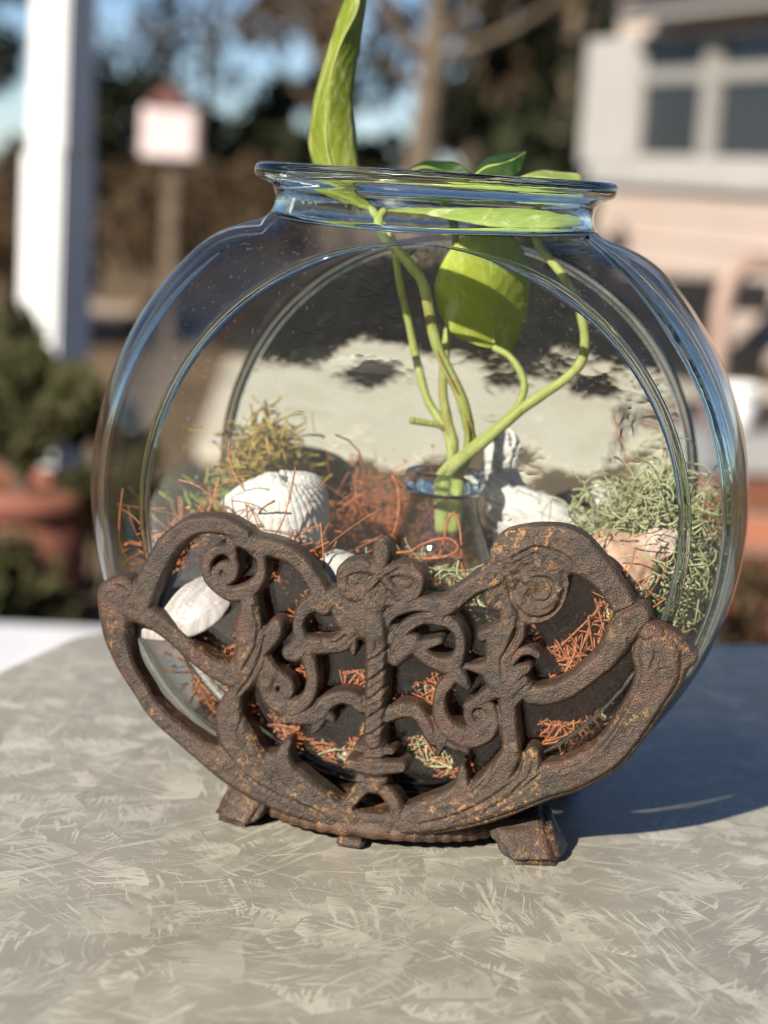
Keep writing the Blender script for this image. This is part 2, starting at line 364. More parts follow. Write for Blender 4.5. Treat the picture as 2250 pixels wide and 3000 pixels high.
dirs = np.stack([np.sin(TH)*np.cos(PH), np.sin(TH)*np.sin(PH), np.cos(TH)], -1)
cen3 = np.array([0, 0, ZC])
lo = np.full(TH.shape, .02); hi = np.full(TH.shape, .16)
for _ in range(40):
    mid = (lo+hi)/2; s_ = sdf_bowl(cen3+dirs*mid[..., None]); inside = s_ < 0
    lo = np.where(inside, mid, lo); hi = np.where(inside, hi, mid)
Pout = cen3+dirs*((lo+hi)/2)[..., None]
def grad(P, e=2e-4):
    g = np.stack([sdf_bowl(P+np.eye(3)[i]*e)-sdf_bowl(P-np.eye(3)[i]*e) for i in range(3)], -1); return g/(np.linalg.norm(g, axis=-1, keepdims=True)+1e-12)
Nout = grad(Pout)
thick = .0026+.003*np.clip((.03-Pout[..., 2])/.03, 0, 1)
Pin = Pout-Nout*thick[..., None]
def grid_faces(nr, nc, off=0, flip=False):
    i = np.arange(nr-1)[:, None]*nc; j = np.arange(nc)[None]; j2 = (j+1) % nc
    q = np.stack([i+j, i+j2, i+nc+j2, i+nc+j], -1).reshape(-1, 4)+off
    return q[:, ::-1] if flip else q
M_glass = mat_glass('clear_glass_outside', .0042, bump=.06); M_glass_in = mat_glass('clear_glass_inside', 0); M_thick = mat_solid_glass(); M_ridge = mat_solid_glass('moulded_edge_glass', (.74, .78, .77))
bowl = at_bowl('fish_bowl')
tag(bowl, 'round clear glass drum shaped fish bowl resting in the rusty iron stand', 'fish bowl')
JB = int(np.argmin(np.abs(th-rad(30.7)))); nr_ = JB+1                       # rows below the shoulder line
bv = np.vstack([Pout[:nr_].reshape(-1, 3), Pin[:nr_].reshape(-1, 3)]); bf = np.vstack([grid_faces(nr_, NPHI), grid_faces(nr_, NPHI, nr_*NPHI, True)])
bn_ = np.vstack([Nout[:nr_].reshape(-1, 3), -Nout[:nr_].reshape(-1, 3)])
fc = bv[bf].mean(1); back_face = (fc[:, 1] > .0440) & (np.hypot(fc[:, 0]-.0055, fc[:, 2]-ZC) < .0808)
half = len(bf)//2; keep_ = ~back_face; n_out = int(keep_[:half].sum()); bf = bf[keep_]
wall = mesh_obj('bowl_wall', bv, bf, M_glass, bowl, normals=bn_); wall.data.materials.append(M_glass_in)
wall.data.polygons.foreach_set('material_index', (np.arange(len(bf)) >= n_out).astype(np.int32))
# the flat back face: thick, slightly rippled pressed glass that bends the view behind it
def ripple(x, z, seed):
    r = np.random.default_rng(seed); h = np.zeros_like(x)
    for _ in range(26):
        lam = r.uniform(.010, .040); a = r.uniform(0, 6.283); h += lam*.00088*np.sin((x*np.cos(a)+z*np.sin(a))*6.283/lam+r.uniform(0, 6.283))
    return h
NA, NR = 160, 60; aa = np.linspace(0, 2*math.pi, NA, endpoint=False); rr2 = np.concatenate([np.linspace(.0004, .0815, NR)])
R2, A2 = np.meshgrid(rr2, aa, indexing='ij'); X2 = .0055+R2*np.cos(A2); Z2 = np.maximum(ZC+R2*np.sin(A2), .0172)
fade = np.clip((.0815-R2)/.012, 0, 1)
Yi = .0462+fade*ripple(X2, Z2, 5); Yo = .0497+fade*ripple(X2, Z2, 6)
pv = np.vstack([np.stack([X2, Yi, Z2], -1).reshape(-1, 3), np.stack([X2, Yo, Z2], -1)[::-1].reshape(-1, 3)])
bm = bmesh.new(); bv_ = [bm.verts.new(q) for q in pv.tolist()]
for q in grid_faces(2*NR, NA).tolist(): bm.faces.new([bv_[k] for k in q])
bm.faces.new([bv_[k] for k in range(NA)]); bm.faces.new([bv_[(2*NR-1)*NA+k] for k in range(NA)]); bmesh.ops.recalc_face_normals(bm, faces=bm.faces)
bm_obj('back_panel', bm, M_thick, bowl)
lip = [(.0505, .1942), (.0514, .1960), (.0538, .1971), (.0562, .1982), (.0571, .1998), (.0569, .2016), (.0556, .2027), (.0538, .2030), (.0522, .2024), (.0505, .2008), (.0488, .1985), (.0480, .196)]
loops = [Pout[k] for k in range(JB, NLAT)]+[np.stack([r_*np.cos(ph), r_*np.sin(ph), np.full(NPHI, z_)], -1) for r_, z_ in spline(lip, 3)]+[Pin[k] for k in range(NLAT-1, JB-1, -1)]
cv = np.vstack(loops); nl = len(loops); cf = np.vstack([grid_faces(nl, NPHI), np.stack([(nl-1)*NPHI+np.arange(NPHI), (nl-1)*NPHI+(np.arange(NPHI)+1) % NPHI, (np.arange(NPHI)+1) % NPHI, np.arange(NPHI)], -1)])
mesh_obj('rim', cv, cf, M_thick, bowl)
# thick moulded ridge where the flat faces meet the barrel
for sy in (-1, 1):
    v = []; f = []; N = 180; K = 10; a0, a1 = rad(-270), rad(90)
    for i in range(N):
        a = a0+(a1-a0)*i/(N-1); cx_, sz_ = math.cos(a), math.sin(a); tp = min(1, i/14, (N-1-i)/14)
        P_ = np.array([cx_*.09, 0, ZC+sz_*.09]); R0 = .0822
        for k in range(K):
            b_ = 2*math.pi*k/K; rr_ = R0+.0019*tp*math.cos(b_); yy = .0470+.0010*tp*math.sin(b_)-.0006*math.cos(b_)
            v.append((cx_*rr_+.0055, sy*yy, max(ZC+sz_*rr_, .0165+.001*math.sin(b_))))
    for i in range(N-1):
        for k in range(K): q = (i*K+k, (i+1)*K+k, (i+1)*K+(k+1) % K, i*K+(k+1) % K); f.append(q if sy < 0 else q[::-1])
    f.append(list(range(K))); f.append([(N-1)*K+k for k in range(K)][::-1])
    bm = bmesh.new(); bv_ = [bm.verts.new(q) for q in v]
    for q in f: bm.faces.new([bv_[k] for k in q])
    bmesh.ops.recalc_face_normals(bm, faces=bm.faces); bm_obj('ridge', bm, M_ridge, bowl)

# heavier glass bands moulded into the barrel
for a0d, a1d, y_, hw, ht, nm in ((-58, 60, -.027, .0085, .0013, 'barrel_band'), (128, 238, -.033, .0016, .0009, 'barrel_band')):
    bm = bmesh.new(); N = 120; K = 16; rows = []
    for i in range(N):
        u = i/(N-1); a = rad(a0d+(a1d-a0d)*u); tp = max(.03, min(1, 5*u, 5*(1-u)))**.5; row = []
        for k in range(K):
            b_ = 2*math.pi*k/K; yy = y_+hw*tp*math.cos(b_)
            base = RB-(.0195-.0050*math.cos(a))*(min(abs(yy), HD)/HD)**2.4-.0013
            r_ = base+ht*tp*math.sin(b_); row.append(bm.verts.new((math.cos(a)*r_, yy, ZC+math.sin(a)*r_)))
        rows.append(row)
    for i in range(N-1):
        for k in range(K): bm.faces.new((rows[i][k], rows[i+1][k], rows[i+1][(k+1) % K], rows[i][(k+1) % K]))
    bm.faces.new(rows[0]); bm.faces.new(rows[-1][::-1]); bmesh.ops.recalc_face_normals(bm, faces=bm.faces); bm_obj(nm, bm, M_thick, bowl)
# ------------------------------------------------------------ cast iron stand
STROKES = [
('frame',0.55,'-820,694,54 -813,631,50 -802,558,39 -770,480,30 -723,413,28 -688,363,27 -641,320,28 -577,276,30 -508,233,36 -429,191,45 -321,144,49 -213,109,46 -106,84,40 26,73,36 119,86,38 206,115,49 320,164,61 425,214,62 523,263,56 598,292,50 660,330,49 721,383,49 778,478,51 821,573,58 841,636,70 836,690,77'),
('frame',0.35,'889,692,46 919,690,25 939,695,8'),
('frame',0.50,'-791,713,51 -747,691,43'),
('arc',0.60,'-731,698,43 -712,748,41 -692,797,38 -651,875,35 -593,930,32 -535,947,29 -475,946,28 -423,924,28'),
('arc',0.55,'-433,911,25 -380,899,28 -327,893,29 -280,880,28 -232,846,26 -198,802,27 -178,768,32 -165,735,33'),
('scroll_a',0.55,'-366,881,23 -363,855,19 -360,821,19 -371,787,22 -402,756,25 -448,742,25 -489,756,22 -522,783,19 -532,816,18 -525,848,18 -502,870,17 -473,872,15 -453,854,14 -443,825,15 -450,795,16 -474,779,16 -496,793,14 -494,817,13 -473,826,16 -465,811,17'),
('scroll_a',0.40,'-456,914,23 -457,886,19 -449,857,13'),
('scroll_a',0.40,'-399,899,27 -377,875,21'),
('strut_a',0.60,'-757,667,43 -686,635,33 -620,592,29 -559,544,29 -499,508,32 -439,487,38'),
('leaf_a',0.50,'-398,735,27 -393,688,29 -401,634,34 -383,583,47 -381,534,55 -400,489,44 -420,442,26 -436,389,38 -438,352,46 -416,295,57 -377,230,58 -334,181,55'),
('leaf_a',0.50,'-393,648,27 -417,624,15 -443,610,5'),
('leaf_a',0.70,'-359,579,34 -329,613,33 -312,639,31 -307,657,25'),
('leaf_a',0.90,'-375,698,10 -363,657,13 -365,604,14 -374,529,13'),
('scroll_b',0.55,'-128,757,27 -184,747,29 -224,716,24 -239,675,19 -234,639,21 -219,610,27 -172,609,27 -130,618,25 -100,639,24 -80,664,23'),
('scroll_b',0.40,'-117,740,31 -99,703,35 -85,681,31'),
('scroll_b',0.50,'-77,645,21 -70,620,15 -67,599,8'),
('scroll_b',0.80,'-161,610,10 -125,604,12 -89,618,12 -77,640,11'),
('scroll_c',0.60,'-227,614,29 -240,586,33 -259,579,27'),
('scroll_c',0.60,'-212,584,25 -194,544,21 -186,497,21 -196,448,23 -227,416,26 -266,407,28 -303,420,26 -328,455,23 -329,502,31'),
('scroll_c',0.55,'-350,553,31 -321,519,27 -289,501,19 -262,485,16 -254,461,15 -267,438,15 -295,436,15 -310,459,14 -296,482,13 -275,477,13 -274,460,14'),
('leaf_b',0.60,'-32,440,25 -62,458,25 -100,459,23 -139,436,26 -160,405,29 -191,385,26 -241,377,21 -274,368,13'),
('leaf_b',0.50,'-147,408,23 -123,391,15 -116,384,9'),
('leaf_b',0.60,'-159,386,25 -169,358,17 -178,338,7'),
('leaf_b',0.30,'-281,396,19 -258,367,13'),
('horn_a',0.60,'-250,298,11 -260,274,20 -265,241,29 -248,202,35 -204,166,40 -156,138,38 -102,106,36 -53,86,31'),
('horn_a',0.40,'-299,223,32 -280,176,42'),
('column',0.60,'11,199,19 -26,166,22 -59,115,23 -61,68,23'),
('column',0.60,'24,200,19 65,173,24 92,137,23 93,91,25'),
('column',0.85,'-11,746,31 -3,684,39 4,623,37 8,529,35 11,435,34 11,340,33'),
('column',0.90,'-38,306,12 12,306,15 69,311,13'),
('column',1.00,'-53,255,20 15,255,28 101,267,21'),
('column',0.80,'-24,212,16 18,213,18 50,217,14'),
('rosette',0.70,'2,858,20 2,901,29 1,924,29'),
('rosette',0.80,'2,851,17 2,850,17'),
('rosette',0.70,'-5,847,14 -45,868,22 -72,865,22 -106,850,22 -112,822,20 -99,791,25 -62,780,25 -33,807,16 -9,839,12'),
('rosette',0.70,'10,849,14 50,865,20 80,870,20 112,856,20 119,829,18 105,797,20 70,788,20 38,813,16 11,839,12'),
('rosette',0.22,'-75,824,45 -74,823,45'),
('rosette',0.75,'-77,820,13 -76,819,13'),
('rosette',0.22,'80,831,44 81,830,44'),
('rosette',0.75,'84,828,13 85,827,13'),
('rosette',1.15,'2,851,15 1,891,15 0,937,8'),
('rosette',1.15,'2,851,14 -32,869,13 -58,880,7'),
('rosette',1.15,'2,851,14 35,872,13 59,884,7'),
('rosette',1.15,'2,851,14 -25,814,14 -50,785,7'),
('rosette',1.15,'2,851,14 34,818,14 60,792,7'),
('rosette',1.30,'2,851,16 3,850,16'),
('rosette',0.70,'-4,834,12 -22,791,20 -40,753,25 -53,710,29 -35,671,27'),
('rosette',0.60,'8,835,10 7,794,20 1,747,26'),
('rosette',0.50,'-149,758,25 -119,778,23'),
('scroll_d',0.60,'18,676,20 34,721,19 71,752,21 114,767,23 155,767,28'),
('scroll_d',0.50,'62,592,22 75,625,37 95,643,37'),
('scroll_d',0.60,'58,654,24 96,703,22 136,726,20 176,730,22 213,724,22 242,703,20 254,670,20 253,634,21 231,593,28 176,600,24 134,624,22 114,657,22'),
('scroll_d',0.45,'136,642,20 166,654,15 190,664,13'),
('scroll_d',0.65,'231,593,26 258,563,25 282,536,14'),
('arc_b',0.55,'166,759,32 204,771,32 240,805,30 285,842,28 337,873,34'),
('medallion',0.16,'438,861,115 439,860,115'),
('medallion',0.18,'413,931,90 471,955,80 539,968,66 601,946,49 662,896,39 706,845,35 719,826,33'),
('medallion',0.40,'369,856,20 383,928,22 449,975,22 528,981,20 610,941,19'),
('medallion',0.45,'495,899,18 527,862,18 512,805,18 459,784,18 421,816,16 428,860,14 467,871,13 484,842,13'),
('joint',0.55,'773,801,33 750,782,45 722,738,43 707,703,39'),
('joint',0.70,'719,740,33 721,738,33'),
('joint',0.60,'781,767,29 816,750,33'),
('strut_b',0.60,'707,703,37 681,660,35 640,616,32 580,563,32 517,534,32 473,527,28'),
('leaf_c',0.55,'392,765,28 386,725,30 363,677,36 361,625,33 363,579,40 401,541,42'),
('leaf_c',0.60,'380,704,24 349,705,22 318,694,20'),
('leaf_c',0.50,'337,591,24 302,593,16 278,594,9'),
('leaf_c',0.80,'431,740,14 430,702,14 407,661,15 394,621,16 395,577,14'),
('leaf_c',0.70,'410,625,14 431,654,14 461,663,15 484,651,12'),
('leaf_c',0.60,'418,590,24 445,603,20 457,612,14'),
('band',1.00,'377,523,14 405,560,14 433,586,14'),
('band',1.00,'396,508,13 426,546,14 454,573,13'),
('band',0.90,'424,500,13 447,531,13 465,559,12'),
('scroll_e',0.60,'242,570,20 227,543,22 208,515,22 204,478,21 209,440,25 230,405,29 268,382,33 307,377,33 349,400,30 366,435,24 356,469,20 329,487,17 300,478,16 292,451,16 304,424,17 329,421,16 340,443,14 322,453,14'),
('scroll_e',0.60,'288,473,14 312,491,17 344,514,22 373,538,28'),
('scroll_e',0.50,'220,380,28 214,339,13 209,315,5'),
('scroll_e',0.50,'277,360,26 298,331,8'),
('scroll_e',0.40,'246,362,26 263,348,18'),
('leaf_d',0.60,'47,416,21 67,428,24 94,441,25 130,439,24 156,417,22 175,384,22 193,356,18'),
('strut_c',0.60,'406,511,30 410,470,28 417,418,28 427,367,28 423,327,33 393,268,40 344,210,43'),
('strut_c',0.50,'491,350,23 491,310,32 483,258,42'),
('horn_b',0.60,'286,287,8 288,258,19 284,215,27 250,173,34 199,145,34 139,112,31'),
('rosette',0.30,'-62,766,37 -64,725,43 -36,681,37'),
('column',0.60,'13,324,37 21,202,35'),
('rosette',0.45,'61,774,22 20,775,25'),
('scroll_d',0.30,'57,670,28 69,640,35'),
('leaf_a',0.35,'-357,536,42 -329,508,36 -338,480,27'),
('medallion',0.20,'337,873,40 362,815,45'),
('leaf_c',0.40,'388,586,46 406,552,48'),
('horn_b',0.40,'344,199,47 286,155,45'),
]
CUTS = [
(9,8,'-456,263 -366,177 -246,126 -138,91'),
(7,7,'-343,250 -291,175 -225,129 -127,87'),
(9,8,'442,264 375,203 277,138 176,98'),
(7,7,'539,316 464,240 367,162'),
(8,7,'757,552 707,436 637,348 579,314'),
(11,8,'-376,713 -359,647 -366,583 -398,516'),
(9,7,'-337,626 -347,564 -373,498 -410,440'),
(9,7,'-30,577 5,597 39,629'),
(10,8,'-26,515 9,538 41,572'),
(10,8,'-25,456 9,479 42,514'),
(10,8,'-23,399 11,421 42,453'),
(9,7,'-20,349 12,366 41,394'),
(9,7,'47,677 70,715 109,740 159,748'),
(9,7,'411,720 404,676 380,632 385,576'),
(9,6,'692,797 728,815 761,835'),
(9,7,'-54,279 14,280 86,292'),
(8,6,'-66,219 17,221 113,241'),
(7,6,'-396,367 -404,313 -369,252 -292,186'),
(8,6,'377,319 360,265 313,206'),
(8,6,'497,339 486,285 444,233'),
(9,7,'-162,628 -121,627 -91,652'),
(8,7,'-840,724 -808,736 -775,720'),
(8,7,'744,732 757,703 745,666'),
(8,7,'807,739 825,701 815,649'),
(9,7,'393,939 459,974 540,954 582,918'),
(10,8,'377,877 403,798 465,762 523,790 543,848'),
(10,7,'456,885 496,884 513,850 496,816 459,816 444,843'),
]

GS = .00042; XMIN, XMAX, ZMIN, ZMAX = -.0925, .1025, .0015, .1045
gx = np.arange(XMIN, XMAX, GS); gz = np.arange(ZMIN, ZMAX, GS); nx, nz = len(gx), len(gz)
GXm, GZm = np.meshgrid(gx, gz)
groups = []
for g, h, s_ in STROKES:
    if g not in groups: groups.append(g)
SD = np.full((nz, nx), .02); RELs = {g: np.zeros((nz, nx)) for g in groups}
for g, h, s_ in STROKES:
    pts = np.array([[float(a) for a in q.split(',')] for q in s_.split()])*1e-4
    sp = spline(pts, 7) if len(pts) > 2 else spline(pts, 4)
    dloc = np.full((nz, nx), .02); rel = np.zeros((nz, nx))
    for a, b in zip(sp[:-1], sp[1:]):
        R_ = max(a[2], b[2])+.006
        i0 = max(int((min(a[0], b[0])-R_-XMIN)/GS), 0); i1 = min(int((max(a[0], b[0])+R_-XMIN)/GS)+2, nx)
        j0 = max(int((min(a[1], b[1])-R_-ZMIN)/GS), 0); j1 = min(int((max(a[1], b[1])+R_-ZMIN)/GS)+2, nz)
        if i1 <= i0 or j1 <= j0: continue
        px = GXm[j0:j1, i0:i1]-a[0]; pz = GZm[j0:j1, i0:i1]-a[1]; dx, dz = b[0]-a[0], b[1]-a[1]
        t_ = np.clip((px*dx+pz*dz)/(dx*dx+dz*dz+1e-14), 0, 1)
        dist = np.hypot(px-t_*dx, pz-t_*dz); r_ = a[2]+t_*(b[2]-a[2]); r_ = np.maximum(r_, 2e-4)
        dloc[j0:j1, i0:i1] = np.minimum(dloc[j0:j1, i0:i1], dist-r_*1.05)
        dr_ = dist/r_; pf = np.clip((1-dr_)/.5, 0, 1); pf = 1-(1-pf)**2.2; hh = h*(.0009+.62*np.minimum(r_, .0050))*(pf-.20*np.exp(-(dr_/.38)**2))
        rel[j0:j1, i0:i1] = np.maximum(rel[j0:j1, i0:i1], hh)
    SD = smin(SD, dloc, .0011); RELs[g] = np.maximum(RELs[g], rel)
# grooves and ridges cut into single pieces
col_mask = (np.abs(GXm-.0046) < .0045) & (GZm > .036) & (GZm < .074)
tw = np.sin((GZm*1.0+(GXm-.0046)*.75)*2*math.pi/.0105); RELs['column'] += np.where(col_mask, .00045*tw*(RELs['column'] > 0), 0)
fr = RELs['frame']; RELs['frame'] = fr-.0007*np.exp(-((fr-.0014)/.00035)**2)*(GXm > -.02)
REL = np.zeros_like(SD); LAB = np.zeros(SD.shape, int)
for k, g in enumerate(groups):
    LAB = np.where(RELs[g] > REL, k, LAB); REL = np.maximum(REL, RELs[g])
nsA = fft_noise(nz, nx, 12, 1); nsB = fft_noise(nz, nx, 5, 2); nsC = fft_noise(nz, nx, 30, 3); nsD = fft_noise(nz, nx, 2.2, 14)
wob = .00006*nsA+.00008*nsC
SD = SD+wob
med = np.exp(-(((GXm-.043)/.013)**2+((GZm-.087)/.013)**2))
pit = np.clip(nsB-1.1, 0, 2)
for dpt, wd, s_ in CUTS:
    sp = spline(np.array([[float(a) for a in q.split(',')] for q in s_.split()])*1e-4, 7); W_ = wd*.7e-4; dmin = np.full(SD.shape, 1.0)
    i0, i1 = max(int((sp[:, 0].min()-.003-XMIN)/GS), 0), int((sp[:, 0].max()+.003-XMIN)/GS)+2; j0, j1 = max(int((sp[:, 1].min()-.003-ZMIN)/GS), 0), int((sp[:, 1].max()+.003-ZMIN)/GS)+2
    gxw, gzw, dw = GXm[j0:j1, i0:i1], GZm[j0:j1, i0:i1], dmin[j0:j1, i0:i1]
    for a, b in zip(sp[:-1], sp[1:]):
        px = gxw-a[0]; pz = gzw-a[1]; dx, dz = b-a; t_ = np.clip((px*dx+pz*dz)/(dx*dx+dz*dz+1e-14), 0, 1); dw = np.minimum(dw, np.hypot(px-t_*dx, pz-t_*dz))
    dmin[j0:j1, i0:i1] = dw
    REL = REL-dpt*.62e-4*np.exp(-(dmin/W_)**2)+dpt*.22e-4*np.exp(-((dmin-2*W_)/W_)**2)
REL = REL+(.00007*nsA+.00006*nsB+.00005*nsD-.00022*pit*(nsC > .2))*np.clip(-SD/.001, 0, 1)+med*(.00016*nsB+.00020*nsA)
edge_r = .0008; dd = np.clip(-SD/edge_r, 0, 1); drop = edge_r*.8*(1-np.sqrt(np.clip(1-(1-dd)**2, 0, 1)))
YB = -.0506; Y0 = -.0574
YFr = Y0-REL+drop
ins = SD < 0
vid = -np.ones((nz, nx), int); vid[ins] = np.arange(ins.sum())
V2 = [np.stack([GXm[ins], YFr[ins], GZm[ins]], -1)]; nb = int(ins.sum()); extra = []; ecache = {}
def cross(j0, i0, j1, i1):
    key = (j0, i0, j1, i1) if (j0, i0) < (j1, i1) else (j1, i1, j0, i0)
    if key in ecache: return ecache[key]
    a, b = SD[j0, i0], SD[j1, i1]; t_ = a/(a-b)
    extra.append((gx[i0]+t_*(gx[i1]-gx[i0]), Y0+edge_r*.8, gz[j0]+t_*(gz[j1]-gz[j0]))); ecache[key] = nb+len(extra)-1; return ecache[key]
cnt = ins[:-1, :-1].astype(int)+ins[:-1, 1:]+ins[1:, 1:]+ins[1:, :-1]
jj, ii = np.nonzero(cnt == 4)
quads = np.stack([vid[jj, ii], vid[jj, ii+1], vid[jj+1, ii+1], vid[jj+1, ii]], -1); qlab = LAB[jj, ii]
polys = [q for q in quads.tolist()]; plab = qlab.tolist(); bedges = []
for j, i in zip(*np.nonzero((cnt > 0) & (cnt < 4))):
    c4 = [(j, i), (j, i+1), (j+1, i+1), (j+1, i)]; poly = []; xs_ = []
    for k in range(4):
        a, b = c4[k], c4[(k+1) % 4]; ia, ib = ins[a], ins[b]
        if ia: poly.append(int(vid[a]))
        if ia != ib:
            c_ = cross(*a, *b); poly.append(c_); xs_.append((c_, ia))
    if len(poly) >= 3:
        lab_ = int(LAB[[c for c in c4 if ins[c]][0]])
        polys.append(poly); plab.append(lab_)
        if len(xs_) == 2:
            a, b = xs_
            bedges.append(((a[0], b[0]) if a[1] else (b[0], a[0]), lab_))
VF = np.vstack(V2+[np.array(extra)]); nf = len(VF)
VBk = VF.copy(); VBk[:, 1] = YB
VM = VF[nb:].copy(); VM[:, 1] = YB-.0004; ne = len(VM)       # rim ring at the back edge
Vall = np.vstack([VF, VBk, VM])
facesg = {k: [] for k in range(len(groups))}
for p_, l_ in zip(polys, plab):
    facesg[l_].append(p_); facesg[l_].append([q+nf for q in p_][::-1])
for (a, b), l_ in bedges:
    am, bm_ = 2*nf+a-nb, 2*nf+b-nb
    facesg[l_].append([b, a, am, bm_]); facesg[l_].append([bm_, am, a+nf, b+nf])
# shared vertex normals over the whole casting (area weighted)
VN = np.zeros_like(Vall)
for l_ in facesg:
    for p_ in facesg[l_]:
        a, b, c_ = Vall[p_[0]], Vall[p_[1]], Vall[p_[2]]
        break
tri = np.array([t3 for l_ in facesg for p_ in facesg[l_] for t3 in [(p_[0], p_[1], p_[2])]+([(p_[0], p_[2], p_[3])] if len(p_) > 3 else [])])
fn = np.cross(Vall[tri[:, 1]]-Vall[tri[:, 0]], Vall[tri[:, 2]]-Vall[tri[:, 0]])
for k in range(3): np.add.at(VN, tri[:, k], fn)
VN /= np.linalg.norm(VN, axis=1)[:, None]+1e-18
GNAME = {'frame': 'front_grille', 'arc': 'arch', 'arc_b': 'arch', 'strut_a': 'strut', 'strut_b': 'strut', 'strut_c': 'strut', 'leaf_a': 'leaf', 'leaf_b': 'leaf', 'leaf_c': 'leaf', 'leaf_d': 'leaf',
         'scroll_a': 'scroll', 'scroll_b': 'scroll', 'scroll_c': 'scroll', 'scroll_d': 'scroll', 'scroll_e': 'scroll', 'horn_a': 'horn', 'horn_b': 'horn', 'column': 'twisted_column', 'rosette': 'rosette', 'medallion': 'medallion', 'joint': 'joint', 'band': 'band'}
stand = at_bowl('iron_stand')
tag(stand, 'rusty brown ornate cast iron stand with scrollwork cradling the fish bowl', 'stand')
front = None; back = None; order = ['frame']+[g for g in groups if g != 'frame']
for g in order:
    fs = facesg[groups.index(g)]
    if not fs: continue
    idx = np.unique(np.concatenate([np.array(p_) for p_ in fs])); remap = np.full(len(Vall), -1); remap[idx] = np.arange(len(idx))
    fs2 = [[int(remap[q]) for q in p_] for p_ in fs]
    o = mesh_obj(GNAME[g], Vall[idx], fs2, M_iron, stand if g == 'frame' else front, normals=VN[idx])
    if g == 'frame':
        front = o; back = link_mesh('back_grille', o.data, stand); back.rotation_euler = (0, 0, math.pi)
    else: link_mesh(GNAME[g], o.data, back)
# base: fluted oval tray under the bowl
v = []; f = []; N = 220
rings = [(.90, .0030, 0), (1.0, .0034, 1), (1.0, .0062, 1), (.985, .0078, 1), (.94, .0096, 0), (.80, .0122, 0), (.30, .0122, 0)]
for k, (s_, z_, fl) in enumerate(rings):
    for i in range(N):
        a = 2*math.pi*i/N; c_, q = math.cos(a), math.sin(a)
        X = .047*math.copysign(abs(c_)**.75, c_)*s_; Y = .0592*math.copysign(abs(q)**.75, q)*s_
        rr_ = 1+fl*.009*math.sin(a*60)+.006*math.sin(a*7+1)
        v.append((X*rr_, Y*rr_, z_))
for k in range(len(rings)-1):
    for i in range(N): f.append((k*N+i, k*N+(i+1) % N, (k+1)*N+(i+1) % N, (k+1)*N+i))
f.append([i for i in range(N)][::-1]); f.append([(len(rings)-1)*N+i for i in range(N)])
mesh_obj('base_tray', v, f, M_rust, stand)
def rough_block(name, bot, top, parent, seed, bev=.0022, amp=.00035):
    bm = bmesh.new(); a = [bm.verts.new(p_) for p_ in bot]; b = [bm.verts.new(p_) for p_ in top]
    bm.faces.new(a[::-1]); bm.faces.new(b)
    for i in range(4): bm.faces.new((a[i], a[(i+1) % 4], b[(i+1) % 4], b[i]))
    bmesh.ops.recalc_face_normals(bm, faces=bm.faces)
    bmesh.ops.bevel(bm, geom=list(bm.edges), offset=bev, segments=3, affect='EDGES')
    bmesh.ops.subdivide_edges(bm, edges=[e for e in bm.edges if e.calc_length() > .004], cuts=5, use_grid_fill=True)
    r = random.Random(seed)
    zmin = min(p_[2] for p_ in bot)
    for q in bm.verts:
        if q.co.z > zmin+.0005: q.co += Vector((r.gauss(0, amp), r.gauss(0, amp), r.gauss(0, amp)))
    bmesh.ops.smooth_vert(bm, verts=[q for q in bm.verts if q.co.z > zmin+.0005], factor=.4, use_axis_x=True, use_axis_y=True, use_axis_z=True)
    return bm_obj(name, bm, M_iron, parent)
for sx, sy, sd in ((1, -1, 1), (-1, -1, 2), (1, 1, 3), (-1, 1, 4)):
    bot = [(.040, .034, 0), (.0445, .0605, 0), (.0605, .0560, 0), (.0625, .040, 0)]
    top = [(.028, .030, .012), (.0365, .0535, .0105), (.055, .0505, .0115), (.052, .034, .016)]
    if sx < 0: bot = [(.034, .034, 0), (.0365, .0580, 0), (.0500, .0520, 0), (.0500, .036, 0)]; top = [(.024, .030, .012), (.0310, .0530, .0105), (.0450, .0475, .0120), (.0445, .034, .016)]
    rough_block('foot', [(x*sx, y*sy, z) for x, y, z in bot], [(x*sx, y*sy, z) for x, y, z in top], stand, sd)
rough_block('tab', [(-.0080, -.0612, .0002), (.0005, -.0618, .0002), (.0005, -.050, .0002), (-.008, -.050, .0002)], [(-.0080, -.0612, .0030), (.0005, -.0618, .0030), (.0005, -.050, .0030), (-.008, -.050, .0030)], stand, 9, .0006, .0001)
# ------------------------------------------------------------ what the bowl holds
STEMS = [
(1.35,[(-229,100,1912),(-182,50,1861),(-128,0,1811),(-117,0,1774),(-102,40,1671),(-76,80,1556),(-37,80,1419),(7,60,1305),(52,40,1247),(88,20,1202),(107,0,1139),(115,0,1062),(124,0,883)]),
(1.75,[(-147,-60,1907),(-159,-100,1865),(-137,-120,1822),(-85,-120,1777),(-43,-110,1735),(-1,-100,1674),(48,-80,1495),(126,-60,1348),(160,-40,1246),(167,-20,1170),(137,0,1064),(133,0,884)]),
(1.50,[(-3,180,1991),(36,160,1884),(65,120,1756),(72,80,1604),(60,60,1527),(59,40,1430),(62,30,1332),(87,20,1235),(110,10,1172),(104,20,1058),(108,20,878)]),
(1.35,[(215,40,1488),(265,30,1467),(302,20,1429),(323,10,1388),(322,0,1345),(296,-30,1289),(237,-50,1232),(165,-50,1162),(100,-30,1099),(72,0,1036),(88,0,879)]),
(1.60,[(341,-40,2011),(322,-20,1947),(316,0,1894),(334,0,1831),(376,0,1781),(423,0,1731),(469,0,1659),(496,0,1586),(507,0,1522),(497,0,1462),(449,-20,1406),(390,-40,1360),(321,-60,1303),(231,-70,1209),(146,-50,1128),(106,-20,1075),(97,0,1004),(99,0,881)]),
(1.00,[(88,20,1211),(54,0,1229),(17,-20,1236),(-26,-40,1243)]),
]
